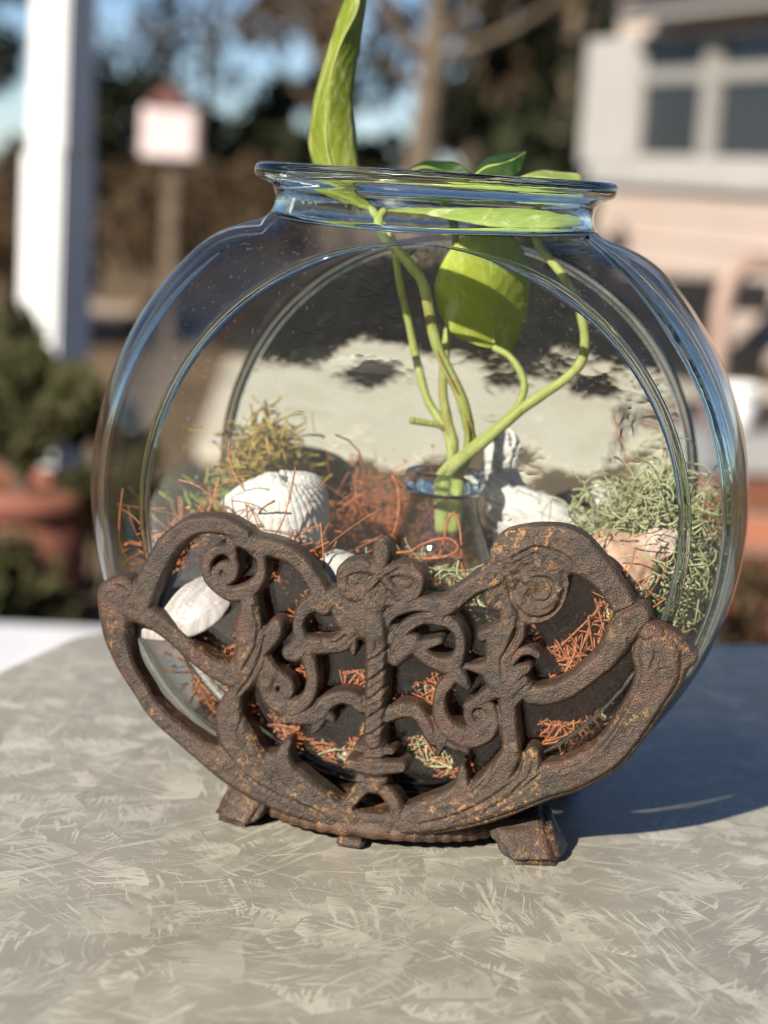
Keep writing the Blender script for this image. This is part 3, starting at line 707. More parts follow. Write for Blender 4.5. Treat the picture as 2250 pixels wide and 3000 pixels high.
LEAVES = {
'tall':[((-236,100,1901),(-230,100,1901),(-225,100,1901)),((-327,120,1939),(-276,90,1942),(-231,120,1939)),((-413,130,2005),(-339,80,1998),(-260,140,1986)),((-443,140,2069),(-368,80,2061),(-281,150,2051)),((-455,150,2128),(-380,80,2130),(-298,160,2137)),((-448,160,2216),(-384,90,2217),(-314,170,2224)),((-430,170,2316),(-376,100,2319),(-316,180,2322)),((-404,180,2425),(-352,120,2423),(-309,190,2431)),((-371,190,2541),(-313,140,2522),(-297,200,2550)),((-344,200,2623),(-305,160,2620),(-292,200,2636)),((-290,180,2729),(-289,180,2729),(-288,180,2729))],
'hang':[((215,40,1486),(215,40,1486),(215,40,1486)),((160,20,1495),(212,60,1501),(243,140,1441)),((95,0,1518),(209,60,1528),(266,180,1490)),((45,-20,1581),(204,60,1582),(289,200,1557)),((24,-30,1651),(197,60,1647),(296,220,1635)),((27,-20,1715),(190,60,1712),(291,220,1723)),((53,20,1780),(180,80,1776),(263,220,1799)),((92,60,1835),(170,100,1829),(219,180,1852)),((160,120,1882),(161,120,1884),(163,120,1882))],
'flat':[((479,0,1899),(480,0,1897),(478,0,1893)),((433,60,1941),(454,-40,1914),(465,-80,1889)),((371,120,1969),(391,-60,1939),(413,-140,1879)),((277,180,1973),(316,-60,1951),(333,-160,1868)),((164,200,1964),(204,-60,1950),(217,-160,1867)),((56,180,1949),(95,-80,1937),(107,-140,1882)),((-45,120,1932),(-23,-80,1923),(-7,-100,1898)),((-156,0,1908),(-154,-40,1908),(-148,-40,1906))],
'tip':[((106,60,2040),(113,20,2019),(117,0,1992)),((144,120,2083),(154,20,2053),(182,-40,1996)),((195,140,2099),(207,20,2067),(234,-40,2010)),((233,140,2106),(241,40,2085),(264,0,2049)),((264,120,2110),(264,120,2108),(266,100,2104))],
'back':[((-127,200,2028),(-126,200,2022),(-126,200,2017)),((-88,260,2061),(-80,220,2042),(-60,120,1988)),((-34,280,2063),(-23,220,2034),(-1,100,1980)),((34,240,2060),(39,220,2027),(54,140,1989)),((93,200,2019),(94,200,2014),(94,200,2008))],
'pale':[((265,-40,2027),(268,-60,2017),(274,-100,2001)),((319,40,2052),(333,-80,2031),(342,-140,1990)),((394,40,2053),(407,-80,2025),(416,-140,1984)),((451,0,2047),(458,-60,2018),(465,-100,1982)),((470,-40,2008),(472,-40,1998),(474,-40,1988))],
}

IN = lambda P, m_=.0036: sdf_bowl(P) < -m_
class Frame: pass
def local(name, label, cat, **kw):
    o = at_bowl(name); tag(o, label, cat, **kw); return o
# dark bed of packed coir under everything
def bed_h(x, y):
    b = .046+.030*np.exp(-(((x+.012)/.034)**2+((y-.018)/.022)**2))+.022*np.exp(-(((x-.062)/.028)**2+((y-.004)/.03)**2))+.020*np.exp(-(((x+.052)/.02)**2+((y-.008)/.025)**2))-.016*np.exp(-((y+.046)/.016)**2)
    return b
nxb, nyb = 90, 60
xb = np.linspace(-.072, .084, nxb); yb = np.linspace(-.0340, .0425, nyb); XB, YBd = np.meshgrid(xb, yb)
nzb = fft_noise(nyb, nxb, 5, 21); ZB = bed_h(XB, YBd)-.010+.0022*nzb
edgeL = np.clip((XB+.062)/.026, 0, 1); ZB = .0205+(ZB-.0205)*edgeL
# keep inside the glass
v_top = np.stack([XB, YBd, ZB], -1)
for _ in range(60):
    bad = ~IN(v_top)
    v_top[bad] += (np.array([.004, 0, ZC-.02])-v_top[bad])*.05
v_bot = v_top.copy(); v_bot[..., 2] = np.minimum(v_bot[..., 2]-.001, .019)
for _ in range(60):
    bad = ~IN(v_bot)
    v_bot[bad] += (v_top[bad]-v_bot[bad])*.12
bvv = np.vstack([v_top.reshape(-1, 3), v_bot.reshape(-1, 3)])
i = np.arange(nyb-1)[:, None]*nxb+np.arange(nxb-1)[None]; q1 = np.stack([i, i+1, i+nxb+1, i+nxb], -1).reshape(-1, 4); nn = nxb*nyb
side = []
for k in range(nxb-1): side += [[k+1, k, k+nn, k+1+nn], [nn-nxb+k, nn-nxb+k+1, 2*nn-nxb+k+1, 2*nn-nxb+k]]
for k in range(nyb-1): side += [[k*nxb, (k+1)*nxb, (k+1)*nxb+nn, k*nxb+nn], [(k+1)*nxb+nxb-1, k*nxb+nxb-1, k*nxb+nxb-1+nn, (k+1)*nxb+nxb-1+nn]]
M_bed = simple('dark_coir', (.14, .048, .022), (.32, .12, .055), 320, .95, 1.0, .003)
bed = mesh_obj('coir_bed', bvv, q1.tolist()+(q1[:, ::-1]+nn).tolist()+side, M_bed); bed.location = BOWL; bed.rotation_euler = (0, 0, BROT)
tag(bed, 'dark packed coir filling the bottom of the fish bowl', 'coir', kind='stuff')

def fibre_mass(name, label, n, sampler, length, radius, curl, mat, seed, k=4, seg=9, flat=1.0, lie=.35, taper=.6, kappa=0.0, crumbs=350):
    r = np.random.default_rng(seed); T = Tubes(); made = 0; tries = 0
    while made < n and tries < n*6:
        tries += 1
        c = sampler(r); L = r.uniform(*length); d = r.standard_normal(3); d[2] *= lie; d /= np.linalg.norm(d)
        nrm = np.cross(d, r.standard_normal(3)); nrm /= np.linalg.norm(nrm); cu = r.uniform(-curl, curl)/L
        p = [c.copy()]; dd_ = d.copy(); st = L/seg
        wv = r.standard_normal(3)*.35
        for s_ in range(seg):
            dd_ = dd_+nrm*cu*st+np.cross(dd_, wv)*.25+r.standard_normal(3)*.035; dd_ /= np.linalg.norm(dd_); p.append(p[-1]+dd_*st)
        if kappa:
            ax_ = nrm.copy(); ka = kappa*r.uniform(.45, 1.5)*r.choice((-1, 1)); dd_ = d.copy(); p = [c.copy()]; drift = r.standard_normal(3)*.16
            for s_ in range(seg):
                ka *= 1+r.normal(0, .16)
                if r.random() < .06: ka = -ka
                dd_ = dd_+np.cross(ax_, dd_)*ka*st; dd_ /= np.linalg.norm(dd_); ax_ = ax_+drift*.5+r.standard_normal(3)*.12; ax_ /= np.linalg.norm(ax_); p.append(p[-1]+dd_*st)
        p = np.array(p); p += c-p.mean(0)
        if not IN(p).all(): continue
        R_ = r.uniform(*radius)*np.linspace(1, taper, len(p)); R_ = R_*(1+.28*r.standard_normal(len(p)).clip(-1, 1)) if kappa else R_; T.add(p, R_, k, flat, cap=False); made += 1
    for _ in range(crumbs):
        c = sampler(r); a = r.standard_normal(3); a /= np.linalg.norm(a); b = np.cross(a, r.standard_normal(3)); b /= np.linalg.norm(b); q = r.uniform(.0004, .0013); e_ = np.cross(a, b)*q*.3
        if not IN(np.array([c]), .006).all(): continue
        T.v.append(np.array([c-a*q, c+b*q*.5+e_, c+a*q, c-b*q*.5+e_])); T.f.append([T.n, T.n+1, T.n+2, T.n+3]); T.n += 4
    o = T.build(name, mat); o.location = BOWL; o.rotation_euler = (0, 0, BROT)
    tag(o, label, name.split('_')[-1], kind='stuff'); return o
M_red = mat_fibre('red_coir', (.28, .075, .028), (.44, .155, .065), (.58, .28, .13), 140)
def samp_floor(r):
    x = r.uniform(-.075, .085); y = r.uniform(-.044, .042); h = bed_h(x, y); return np.array([x, y, h-.010+abs(r.normal(0, .006))])
fibre_mass('loose_coir_fibres', 'reddish brown loose coir fibres strewn over the coir bed', 750, samp_floor, (.014, .05), (.00025, .00055), 1.6, M_red, 31, flat=.7)
def samp_slope(r):
    x = r.uniform(-.06, .078); y = r.uniform(-.043, -.005); return np.array([x, y, bed_h(x, y)-.010+abs(r.normal(0, .004))+.001])
fibre_mass('slope_coir_fibres', 'matted red brown fibres on the front slope of the coir bed', 1150, samp_slope, (.010, .035), (.00028, .0006), 1.6, M_red, 36, flat=.7)
def samp_heap(r):
    a = r.normal(0, 1, 3)*np.array([.020, .010, .011])+np.array([-.020, .026, .074]); return a
fibre_mass('coir_fibre_heap', 'tangled heap of red coir fibres left of the small glass bottle', 420, samp_heap, (.02, .06), (.00022, .0005), 1.9, M_red, 32, flat=.7)
def samp_left(r): return r.normal(0, 1, 3)*np.array([.016, .006, .010])+np.array([-.050, -.036, .074])
fibre_mass('coir_fibre_tangle', 'orange brown coir fibre tangle behind the left scrolls of the stand', 480, samp_left, (.012, .045), (.0003, .0006), 1.2, M_red, 33, flat=.6)
def samp_right(r): return r.normal(0, 1, 3)*np.array([.013, .0022, .016])+np.array([.060, -.0430, .052])
fibre_mass('straight_coir_fibres', 'long straight orange coir fibres behind the right side of the stand', 300, samp_right, (.016, .045), (.0003, .0007), .9, M_red, 34, flat=.6, lie=.9)
def samp_front(r): return np.array([r.uniform(-.062, .072), r.uniform(-.0460, -.0430), r.uniform(.022, .066)])
fibre_mass('front_coir_fibres', 'thin coir fibres pressed against the front glass behind the central column', 1000, samp_front, (.008, .026), (.00028, .00065), .8, M_red, 35, flat=.6, lie=.8)
M_lichen = mat_fibre('pale_lichen', (.34, .36, .19), (.50, .50, .30), (.17, .21, .09), 120)
def samp_moss(r):
    a = r.normal(0, 1, 3)*np.array([.0105, .012, .0098]); return a+np.array([.0770, .000, .0895-.15*abs(a[0])])
fibre_mass('curly_lichen', 'big curly grey green lichen clump at the right of the bowl', 1250, samp_moss, (.012, .042), (.00018, .00045), 6.5, M_lichen, 41, k=5, seg=22, lie=.55, kappa=280)
def samp_moss2(r): return r.normal(0, 1, 3)*np.array([.012, .008, .011])+np.array([.074, -.020, .062])
fibre_mass('shaded_lichen', 'lower grey green lichen strands spilling under the orange shell', 360, samp_moss2, (.015, .045), (.00018, .00045), 6, M_lichen, 42, seg=24, lie=.8, kappa=230)
def samp_moss3(r): return r.normal(0, 1, 3)*np.array([.010, .005, .007])+np.array([.014, -.026, .068])
fibre_mass('wiry_lichen', 'wiry pale green lichen in front of the small glass bottle', 170, samp_moss3, (.010, .034), (.0002, .0006), 6, M_lichen, 43, seg=22, lie=.9, kappa=300)
def samp_moss4(r): return r.normal(0, 1, 3)*np.array([.014, .0022, .007])+np.array([.012, -.0425, .030])
fibre_mass('low_lichen', 'short pale lichen pieces at the bottom behind the stand column', 330, samp_moss4, (.008, .022), (.0002, .0006), 5, M_lichen, 44, seg=14, lie=.9, kappa=160)
M_moss = mat_fibre('brown_green_moss', (.34, .25, .06), (.44, .29, .10), (.20, .22, .03), 110)
def samp_lm(r):
    a = r.normal(0, 1, 3)*np.array([.0062, .006, .0078]); return a+np.array([-.0545, .014, .0995])
fibre_mass('brown_moss', 'brown and yellow green moss clump standing behind the ribbed white shell', 900, samp_lm, (.004, .014), (.00022, .0006), 5, M_moss, 45, seg=8, lie=1.0)
M_gmoss = mat_fibre('bright_moss', (.16, .26, .02), (.26, .33, .05), (.08, .13, .015), 160)
def samp_gm(r): return r.normal(0, 1, 3)*np.array([.012, .007, .006])+np.array([-.059, .006, .086])
fibre_mass('green_moss', 'bright green moss tufts around the foot of the brown moss', 170, samp_gm, (.004, .010), (.0003, .0007), 3, M_gmoss, 46, seg=6, lie=1.2)
# single standing fibres
def lone(name, label, pts, r_):
    T = Tubes(); T.add(spline(np.array(pts)*1e-4, 8), r_, 6, .7); o = T.build(name, M_red); o.location = BOWL; o.rotation_euler = (0, 0, BROT); tag(o, label, 'fibre', 'single coir fibres'); return o
lone('coir_fibre', 'single red fibre standing upright beside the central rosette', [(-190, -430, 640), (-196, -430, 760), (-207, -425, 870), (-222, -420, 955)], .0005)
lone('coir_fibre', 'looped brown fibre hanging over the neck of the small glass bottle', [(200, -200, 700), (196, -210, 780), (190, -215, 870), (178, -215, 950), (160, -210, 985), (140, -210, 960), (132, -210, 900), (120, -212, 840)], .00055)
lone('coir_fibre', 'coiled orange fibre ring lying in front of the small glass bottle', [(-30, -260, 800), (20, -265, 835), (90, -268, 845), (150, -268, 858), (185, -265, 885), (160, -262, 912), (110, -262, 905), (60, -262, 880), (30, -262, 860), (-60, -258, 842), (-90, -255, 815)], .0006)
lone('coir_fibre', 'short red fibre tip poking up in front of the ribbed shell', [(-320, -420, 830), (-316, -422, 880), (-306, -420, 925)], .0005)
lone('coir_fibre', 'long thin brown fibre leaning on the glass at the upper right', [(700, 380, 960), (660, 400, 1080), (615, 405, 1200), (590, 400, 1260)], .00035)
lone('coir_fibre', 'tall curved orange fibre beside the left of the small glass bottle', [(-120, 60, 780), (-75, 50, 850), (-60, 40, 920), (-65, 40, 1000), (-90, 50, 1045)], .00065)

# small glass bottle
gb = at_bowl('glass_bottle'); gb.location = gb.location+Vector((.0092*math.cos(BROT), .0092*math.sin(BROT), 0))
tag(gb, 'small clear glass bottle holding the vine stems inside the bowl', 'bottle')
M_vial = mat_glass('bottle_glass', .008, edge=(.10, .13, .13), bump=.05, power=1.8)
prof = [(.0002, .030), (.016, .030), (.0195, .033), (.0205, .045), (.0198, .062), (.0172, .078), (.0138, .088), (.0118, .0945), (.0110, .099), (.0114, .1018)]
inn = [(.0100, .1018), (.0096, .099), (.0104, .0945), (.0124, .088), (.0158, .078), (.0184, .062), (.019, .045), (.018, .0345), (.0002, .033)]
lv, lf = lathe([tuple(q) for q in spline(prof, 4)]+[tuple(q) for q in spline(inn, 4)], 72); mesh_obj('body', lv, lf, M_vial, gb)
lp = [(.0112, .1010), (.0124, .1016), (.0130, .1035), (.0131, .1062), (.0126, .1080), (.0112, .1086), (.0098, .1080), (.0092, .1060), (.0094, .1030)]
lv, lf = lathe([tuple(q) for q in spline(lp, 3)], 72, close=True); mesh_obj('lip', lv, lf, M_thick, gb)

# vine
M_twig0 = simple('dry_sheath', (.16, .075, .03), (.26, .13, .05), 300, .9, .5, .001)
vine = local('pothos_vine', 'green pothos vine with variegated leaves growing out of the bowl', 'plant')
M_stem = mat_leaf('vine_stem', (.33, .40, .10), (.44, .48, .17), (.30, .17, .06), .5, 2.0)
for r_, pts in STEMS:
    T = Tubes(); p = spline(np.array(pts)*1e-4, 10); t_ = np.linspace(0, 1, len(p))
    rad_ = r_*1e-3*(.78+.42*t_)*(1+.05*np.sin(t_*40)+.03*np.sin(t_*97)); T.add(p, rad_, 12); T.build('stem', M_stem, vine)
MATS = {'tall': mat_leaf('leaf_tall', (.165, .225, .020), (.25, .305, .034), (.54, .53, .22), .7, 1.0), 'hang': mat_leaf('leaf_pale_side', (.30, .38, .035), (.40, .46, .065), (.60, .60, .24), .75, 3.0),
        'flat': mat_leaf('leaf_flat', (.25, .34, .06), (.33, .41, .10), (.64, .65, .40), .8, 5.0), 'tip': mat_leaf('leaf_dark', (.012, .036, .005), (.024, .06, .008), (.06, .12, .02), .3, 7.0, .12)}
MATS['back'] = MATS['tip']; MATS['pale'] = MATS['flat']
for key, rows in LEAVES.items():
    A_ = np.array(rows, float)*1e-4                       # rows x 3 x xyz
    nseg = 8; L_, Mi, Rr = (spline(A_[:, k], nseg) for k in range(3)); n = len(L_); cols = []
    for u in np.linspace(-1, 1, 13):
        a = abs(u); e_ = L_ if u < 0 else Rr
        p = Mi*(1-a)+e_*a
        bulge = math.sin(math.pi*a)*.07*np.linalg.norm(e_-Mi, axis=1)[:, None]
        cols.append(p+np.array([0, -1, .15])*bulge+np.array([0, 1, 0])*(.0005*a*np.sin(np.linspace(0, 26, n)+u*3)+.0004*np.sin(np.linspace(0, 9, n)+u*2))[:, None])
    G = np.stack(cols, 1); v = G.reshape(-1, 3); m = 13
    i = np.arange(n-1)[:, None]*m+np.arange(m-1)[None]; f = np.stack([i, i+1, i+m+1, i+m], -1).reshape(-1, 4)
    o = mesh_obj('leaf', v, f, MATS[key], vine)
    uvl = o.data.uv_layers.new(name='UVMap'); li = np.empty(len(o.data.loops), int); o.data.loops.foreach_get('vertex_index', li)
    uvl.data.foreach_set('uv', np.stack([(li % m)/(m-1), (li//m)/(n-1)], -1).astype(np.float32).ravel())
    sol = o.modifiers.new('thickness', 'SOLIDIFY'); sol.thickness = .0003; sol.offset = 0
    T = Tubes(); T.add(Mi+np.array([0, -.00015, 0]), .0005*np.linspace(1, .35, n), 6); T.build('midrib', M_stem, o)

T = Tubes(); T.add(np.array([(52, -98, 1480), (72, -92, 1440), (95, -86, 1400), (118, -78, 1362), (140, -70, 1320)])*1e-4, [.0003, .0007, .0008, .0007, .0002], 6, .5); T.build('sheath', M_twig0, vine)
T = Tubes(); T.add(np.array([(158, -62, 1262), (166, -58, 1235), (170, -52, 1205), (168, -46, 1180)])*1e-4, [.0003, .0008, .0007, .0002], 6, .5); T.build('sheath', M_twig0, vine)
# ribbed cockle shell
M_white = simple('bleached_shell', (.46, .455, .43), (.60, .595, .56), 260, .75, .5, .0012)
t_p = NT('glare_white'); v_p = t_p.coord(); n_p = t_p.noise(t_p.n('Mapping', {'Vector': v_p, 'Scale': (60, 420, 60)}), 1.0, 4, .6, .6); M_glare = t_p.surf(t_p.bsdf(t_p.mix(t_p.ramp(n_p, [(.35, (0, 0, 0)), (.65, (1, 1, 1))]), (.26, .24, .225), (.44, .42, .41)), .22, .6, t_p.bump(n_p, .25, .001)))  # pale glossy colour imitating a sun reflection in the bowl glass
def cockle(name, label, c, size, rot, ribs=18, mat=M_white, hole=True, deep=.62, gr=.0022):
    nu, nv_ = 210, 70; U = np.linspace(-1, 1, nu); Vv = np.linspace(0.16, 1, nv_); UU, VV = np.meshgrid(U, Vv)
    ang = UU*1.45; rad_ = VV*(1-.10*UU**2)
    x = rad_*np.sin(ang)*.62; y = rad_*np.cos(ang)
    dome = deep*np.sqrt(np.clip(1-(2*VV-.86)**2/1.34, 0, 1))*np.clip(1-.75*UU**2, 0, 1)**.7
    rib = (.050 if ribs > 10 else .004)*np.abs(np.cos(UU*ribs*math.pi/2))**.7*np.clip(VV*4, 0, 1)
    grow = gr*np.sin(VV*70)*np.clip(VV*2, 0, 1)+gr*fft_noise(nv_, nu, 5, 77)
    z = dome+rib+grow
    if hole: z -= .30*np.exp(-(((x+.10)/.11)**2+((y-.24)/.10)**2)); z += .03*fft_noise(nv_, nu, 4, 9)*np.exp(-(((x+.1)/.2)**2+((y-.25)/.2)**2))
    P_ = np.stack([x, y, z], -1).reshape(-1, 3)*size
    i = np.arange(nv_-1)[:, None]*nu+np.arange(nu-1)[None]; f = np.stack([i, i+nu, i+nu+1, i+1], -1).reshape(-1, 4)
    Rm = Matrix.Rotation(BROT, 4, 'Z') @ Matrix.Translation(Vector(c)) @ rot
    o = mesh_obj(name, P_, f, mat); o.matrix_world = Matrix.Translation(BOWL) @ Rm
    s_ = o.modifiers.new('thickness', 'SOLIDIFY'); s_.thickness = size*.05; s_.offset = -1
    tag(o, label, 'shell'); return o
def axes(zdir, ydir):
    z = Vector(zdir).normalized(); y = Vector(ydir); y = (y-z*y.dot(z)).normalized(); x = y.cross(z); return Matrix((x, y, z)).transposed().to_4x4()
cockle('cockle_shell', 'white ribbed cockle shell with a broken hole near its hinge', (-.0455, -.014, .0995), .0285, axes((.22, -.72, .66), (.42, -.42, -.80)))
cockle('clam_shell', 'small smooth white clam shell lying in front of the cockle shell', (-.024, -.034, .080), .019, axes((.2, -.35, .92), (.9, -.2, -.1)), ribs=8, hole=False, deep=.3)
cockle('glare_shell', 'white shell shape standing in for sun glare behind the lower left scrolls', (-.0730, -.036, .0660), .029, axes((-.30, -.55, .78), (.80, .0, -.60)), ribs=3, hole=False, deep=.30, gr=.0018, mat=M_glare)  # shell shape stands in for sun glare off the inner bottom glass
cockle('cream_shell', 'cream shell piece seen through the ring left of the rosette', (-.022, -.036, .070), .014, axes((.1, -.5, .85), (.6, -.2, -.6)), ribs=14, hole=False, deep=.4, mat=simple('cream_shell', (.62, .50, .33), (.72, .66, .55), 300, .6, .3, .001))
# bone-white coral
def coral():
    nt, na = 150, 130; t = np.linspace(0, 1, nt)
    prof = spline([(.0, .0235, .0200, .0160), (.18, .0235, .0180, .0150), (.36, .0205, .0215, .0150), (.50, .0140, .0185, .0130), (.60, .0065, .0115, .0100), (.68, .0015, .0064, .0068), (.78, .0000, .0062, .0065), (.88, .0008, .0058, .0060), (.96, .0010, .0040, .0042), (1.0, .0010, .0006, .0006)], 20)
    px = np.interp(t, prof[:, 0], prof[:, 1]); rx = np.interp(t, prof[:, 0], prof[:, 2]); ry = np.interp(t, prof[:, 0], prof[:, 3])
    a = np.linspace(0, 2*math.pi, na, endpoint=False); TT, AA = np.meshgrid(t, a, indexing='ij')
    nz_ = fft_noise(nt, na, 9, 5); nz2 = fft_noise(nt, na, 3.5, 6)
    sc_ = 1+.045*nz_+.010*nz2
    Z = .066+.0545*TT; X = px[:, None]+rx[:, None]*np.cos(AA)*sc_; Y = ry[:, None]*np.sin(AA)*sc_
    P_ = np.stack([X+.0245, Y+.020, Z+.0006*nz_], -1)
    cxyz = np.stack([px+.0245, np.full(nt, .020), Z[:, 0]], -1)[:, None]
    r = np.random.default_rng(3); pitv = np.zeros(TT.shape)
    for _ in range(430):
        i0, j0 = r.integers(2, nt-4), r.integers(0, na); c_ = P_[i0, j0]; rr_ = r.uniform(.0005, .0009)
        dist = np.linalg.norm(P_-c_, axis=-1); pitv = np.maximum(pitv, np.clip(1.15-dist/rr_, 0, 1))
    P_ += (cxyz-P_)/(np.linalg.norm(cxyz-P_, axis=-1, keepdims=True)+1e-9)*(pitv*.0016)[..., None]
    o = mesh_obj('coral_piece', P_.reshape(-1, 3), grid_faces(nt, na).tolist()+[list(range(na))[::-1]], M_white); o.location = BOWL; o.rotation_euler = (0, 0, BROT)
    tag(o, 'white porous coral piece with a knobbed peak behind the bottle', 'coral')
coral()
# orange conch fragment
def conch():
    nt, na = 110, 120; t = np.linspace(0, 1, nt); a = np.linspace(0, 2*math.pi, na, endpoint=False); TT, AA = np.meshgrid(t, a, indexing='ij')
    r_ = np.interp(t, [0, .06, .14, .22, .34, .5, .7, .9, 1], [.0010, .0044, .0052, .0074, .0128, .0136, .0108, .0062, .0016])
    R_ = r_[:, None]*(1+.10*np.maximum(0, np.cos(AA*5+TT*3))*np.exp(-((TT-.30)/.09)**2)+.22*np.maximum(0, np.cos(AA*5+.6))**2*np.exp(-((TT-.08)/.05)**2)+.02*fft_noise(nt, na, 6, 8)+.012*np.sin(TT*120+AA))
    R_ *= 1-.35*np.exp(-(((AA-4.4)/.5)**2))*np.clip((TT-.3)*3, 0, 1)
    P_ = np.stack([R_*np.cos(AA), R_*np.sin(AA), -.052*TT], -1).reshape(-1, 3)
    t_ = NT('orange_conch'); v = t_.coord(); nz_ = t_.noise(v, 130, 4, .6); c = t_.mix(t_.ramp(nz_, [(.35, (0, 0, 0)), (.68, (1, 1, 1))]), (.46, .26, .15), (.50, .34, .28))
    g = t_.n('SeparateXYZ'); t_.L.new(v.outputs[0], g.inputs[0]); c = t_.mix(t_.ramp(t_.math('MULTIPLY', g.outputs[2], -19.0), [(.0, (1, 1, 1)), (.22, (0, 0, 0))]), c, (.56, .46, .44))
    o = mesh_obj('conch_shell', P_, grid_faces(nt, na), t_.surf(t_.bsdf(c, .55, .4, t_.bump(t_.noise(v, 800, 3, .6), .4, .0008))))
    Rm = Matrix.Rotation(BROT, 4, 'Z') @ Matrix.Translation((.0845, -.021, .0985)) @ axes((.76, .05, .62), (.1, -1, .1))
    o.matrix_world = Matrix.Translation(BOWL) @ Rm
    tag(o, 'orange and pink conch shell half hidden behind the iron medallion', 'shell')
conch()
def pebble(name, label, c, r_, seed, mat):
    bm = bmesh.new(); bmesh.ops.create_icosphere(bm, subdivisions=4, radius=1); q = random.Random(seed); ws = [(Vector((q.gauss(0, 1), q.gauss(0, 1), q.gauss(0, 1))).normalized(), q.uniform(1.5, 4), q.uniform(.03, .10)) for _ in range(14)]
    for v_ in bm.verts:
        d = 1+sum(am*math.sin(fq*3*v_.co.dot(n_)) for n_, fq, am in ws); v_.co = Vector((v_.co.x*r_[0]*d, v_.co.y*r_[1]*d, v_.co.z*r_[2]*d))
    o = bm_obj(name, bm, mat); o.location = BOWL+Matrix.Rotation(BROT, 3, 'Z') @ Vector(c); o.rotation_euler = (q.uniform(-.4, .4), q.uniform(-.4, .4), BROT+q.uniform(-1, 1)); tag(o, label, 'stone'); return o
pebble('white_stone', 'white stone half buried in lichen beside the bottle foot', (.0045, -.022, .076), (.0065, .005, .005), 1, M_white)
pebble('white_stone', 'little white stone at the back between coral and lichen clump', (.0600, .020, .1015), (.0055, .004, .0032), 2, M_white)
pebble('pink_stone', 'tiny pinkish stone on the bowl floor beside the column base', (-.0095, -.040, .0235), (.0035, .003, .0026), 5, simple('pink_stone', (.50, .36, .27), (.62, .48, .36), 300, .8, .4, .001))
def chip(name, label, pts, w_, mat):
    T = Tubes(); T.add(spline(np.array(pts)*1e-4, 6), w_, 6, .4); o = T.build(name, mat); o.location = BOWL; o.rotation_euler = (0, 0, BROT); tag(o, label, 'twig')
M_twig = simple('grey_twig', (.34, .27, .23), (.46, .38, .34), 400, .9, .5, .001)
chip('grey_twig', 'short flat grey twig leaning at the bowl bottom left of the column', [(-215, -425, 330), (-190, -428, 290), (-155, -428, 245)], .0011, M_twig)
M_gp = mat_fibre('pale_green_lichen', (.36, .42, .20), (.48, .52, .30), (.30, .36, .16), 300)
chip('lichen_sprig', 'pale green sprig lying on the orange fibres at the right', [(660, -400, 665), (680, -402, 650), (705, -402, 625), (718, -402, 612)], .0011, M_gp)
chip('lichen_sprig', 'pale green sprig against the glass under the right strut', [(760, -395, 545), (738, -398, 535), (715, -398, 515)], .0010, M_gp)
chip('lichen_sprig', 'pale curved sprig beside the left of the twisted column', [(-35, -425, 425), (-60, -427, 415), (-85, -427, 395), (-95, -427, 370)], .0010, M_gp)
# ------------------------------------------------------------ the yard behind
M_wpaint = simple('white_paint', (.60, .61, .62), (.68, .68, .68), 9, .5, .15, .004)
post = empty('porch_post', (-.512, 2.22, GZ), rad(60)); tag(post, 'white painted porch post behind the shrub at left', 'post')
box('shaft', -.040, .032, -.040, .030, .95, 3.0, M_wpaint, post, .004)
box('sleeve', -.040, .044, -.036, .040, 0, .95, M_wpaint, post, .005)
M_ledge = simple('pale_board', (.62, .62, .66), (.74, .74, .76), 12, .6, .2, .004)
lg = empty('white_bench', (-.62, 1.25, GZ), rad(4)); tag(lg, 'low white painted bench behind the left edge of the table', 'bench')
box('seat', -.55, .42, -.16, .20, .385, .425, M_ledge, lg, .006)
for sx in (-.50, .37):
    for sy in (-.12, .16): box('leg', sx-.02, sx+.02, sy-.02, sy+.02, 0, .385, M_ledge, lg, .003)
LEAF_ME = {}
def leaves(name, pts, size, mat, parent, seed, squash=.5, mesh_key=None):
    r = np.random.default_rng(seed); n = len(pts); a = r.standard_normal((n, 3)); a /= np.linalg.norm(a, axis=1)[:, None]; b = np.cross(a, r.standard_normal((n, 3))); b /= np.linalg.norm(b, axis=1)[:, None]
    s_ = size*r.uniform(.6, 1.3, n)[:, None]; a *= s_; b *= s_*squash
    v = np.stack([pts-a, pts+b, pts+a, pts-b], 1).reshape(-1, 3); f = (np.arange(n)[:, None]*4+np.arange(4)[None])
    return mesh_obj(name, v, f, mat, parent, smooth=False)
def clump_points(r, centers, radii, n):
    k = r.integers(0, len(centers), n); d = r.standard_normal((n, 3)); d /= np.linalg.norm(d, axis=1)[:, None]; q = r.uniform(0.15, 1, n)**.5
    return np.asarray(centers)[k]+d*(q*np.asarray(radii)[k])[:, None]
M_bark = simple('bark', (.10, .075, .055), (.20, .155, .11), 8, .95, .8, .03)
M_f = [mat_fibre('foliage_dark', (.022, .030, .014), (.045, .050, .022), (.03, .026, .016), 3, .7), mat_fibre('foliage_brown', (.065, .045, .026), (.12, .075, .036), (.04, .03, .02), 3, .8), mat_fibre('foliage_olive', (.05, .055, .02), (.09, .085, .03), (.035, .03, .015), 3, .7), mat_fibre('foliage_green', (.05, .085, .03), (.09, .13, .05), (.03, .05, .02), 3, .7)]
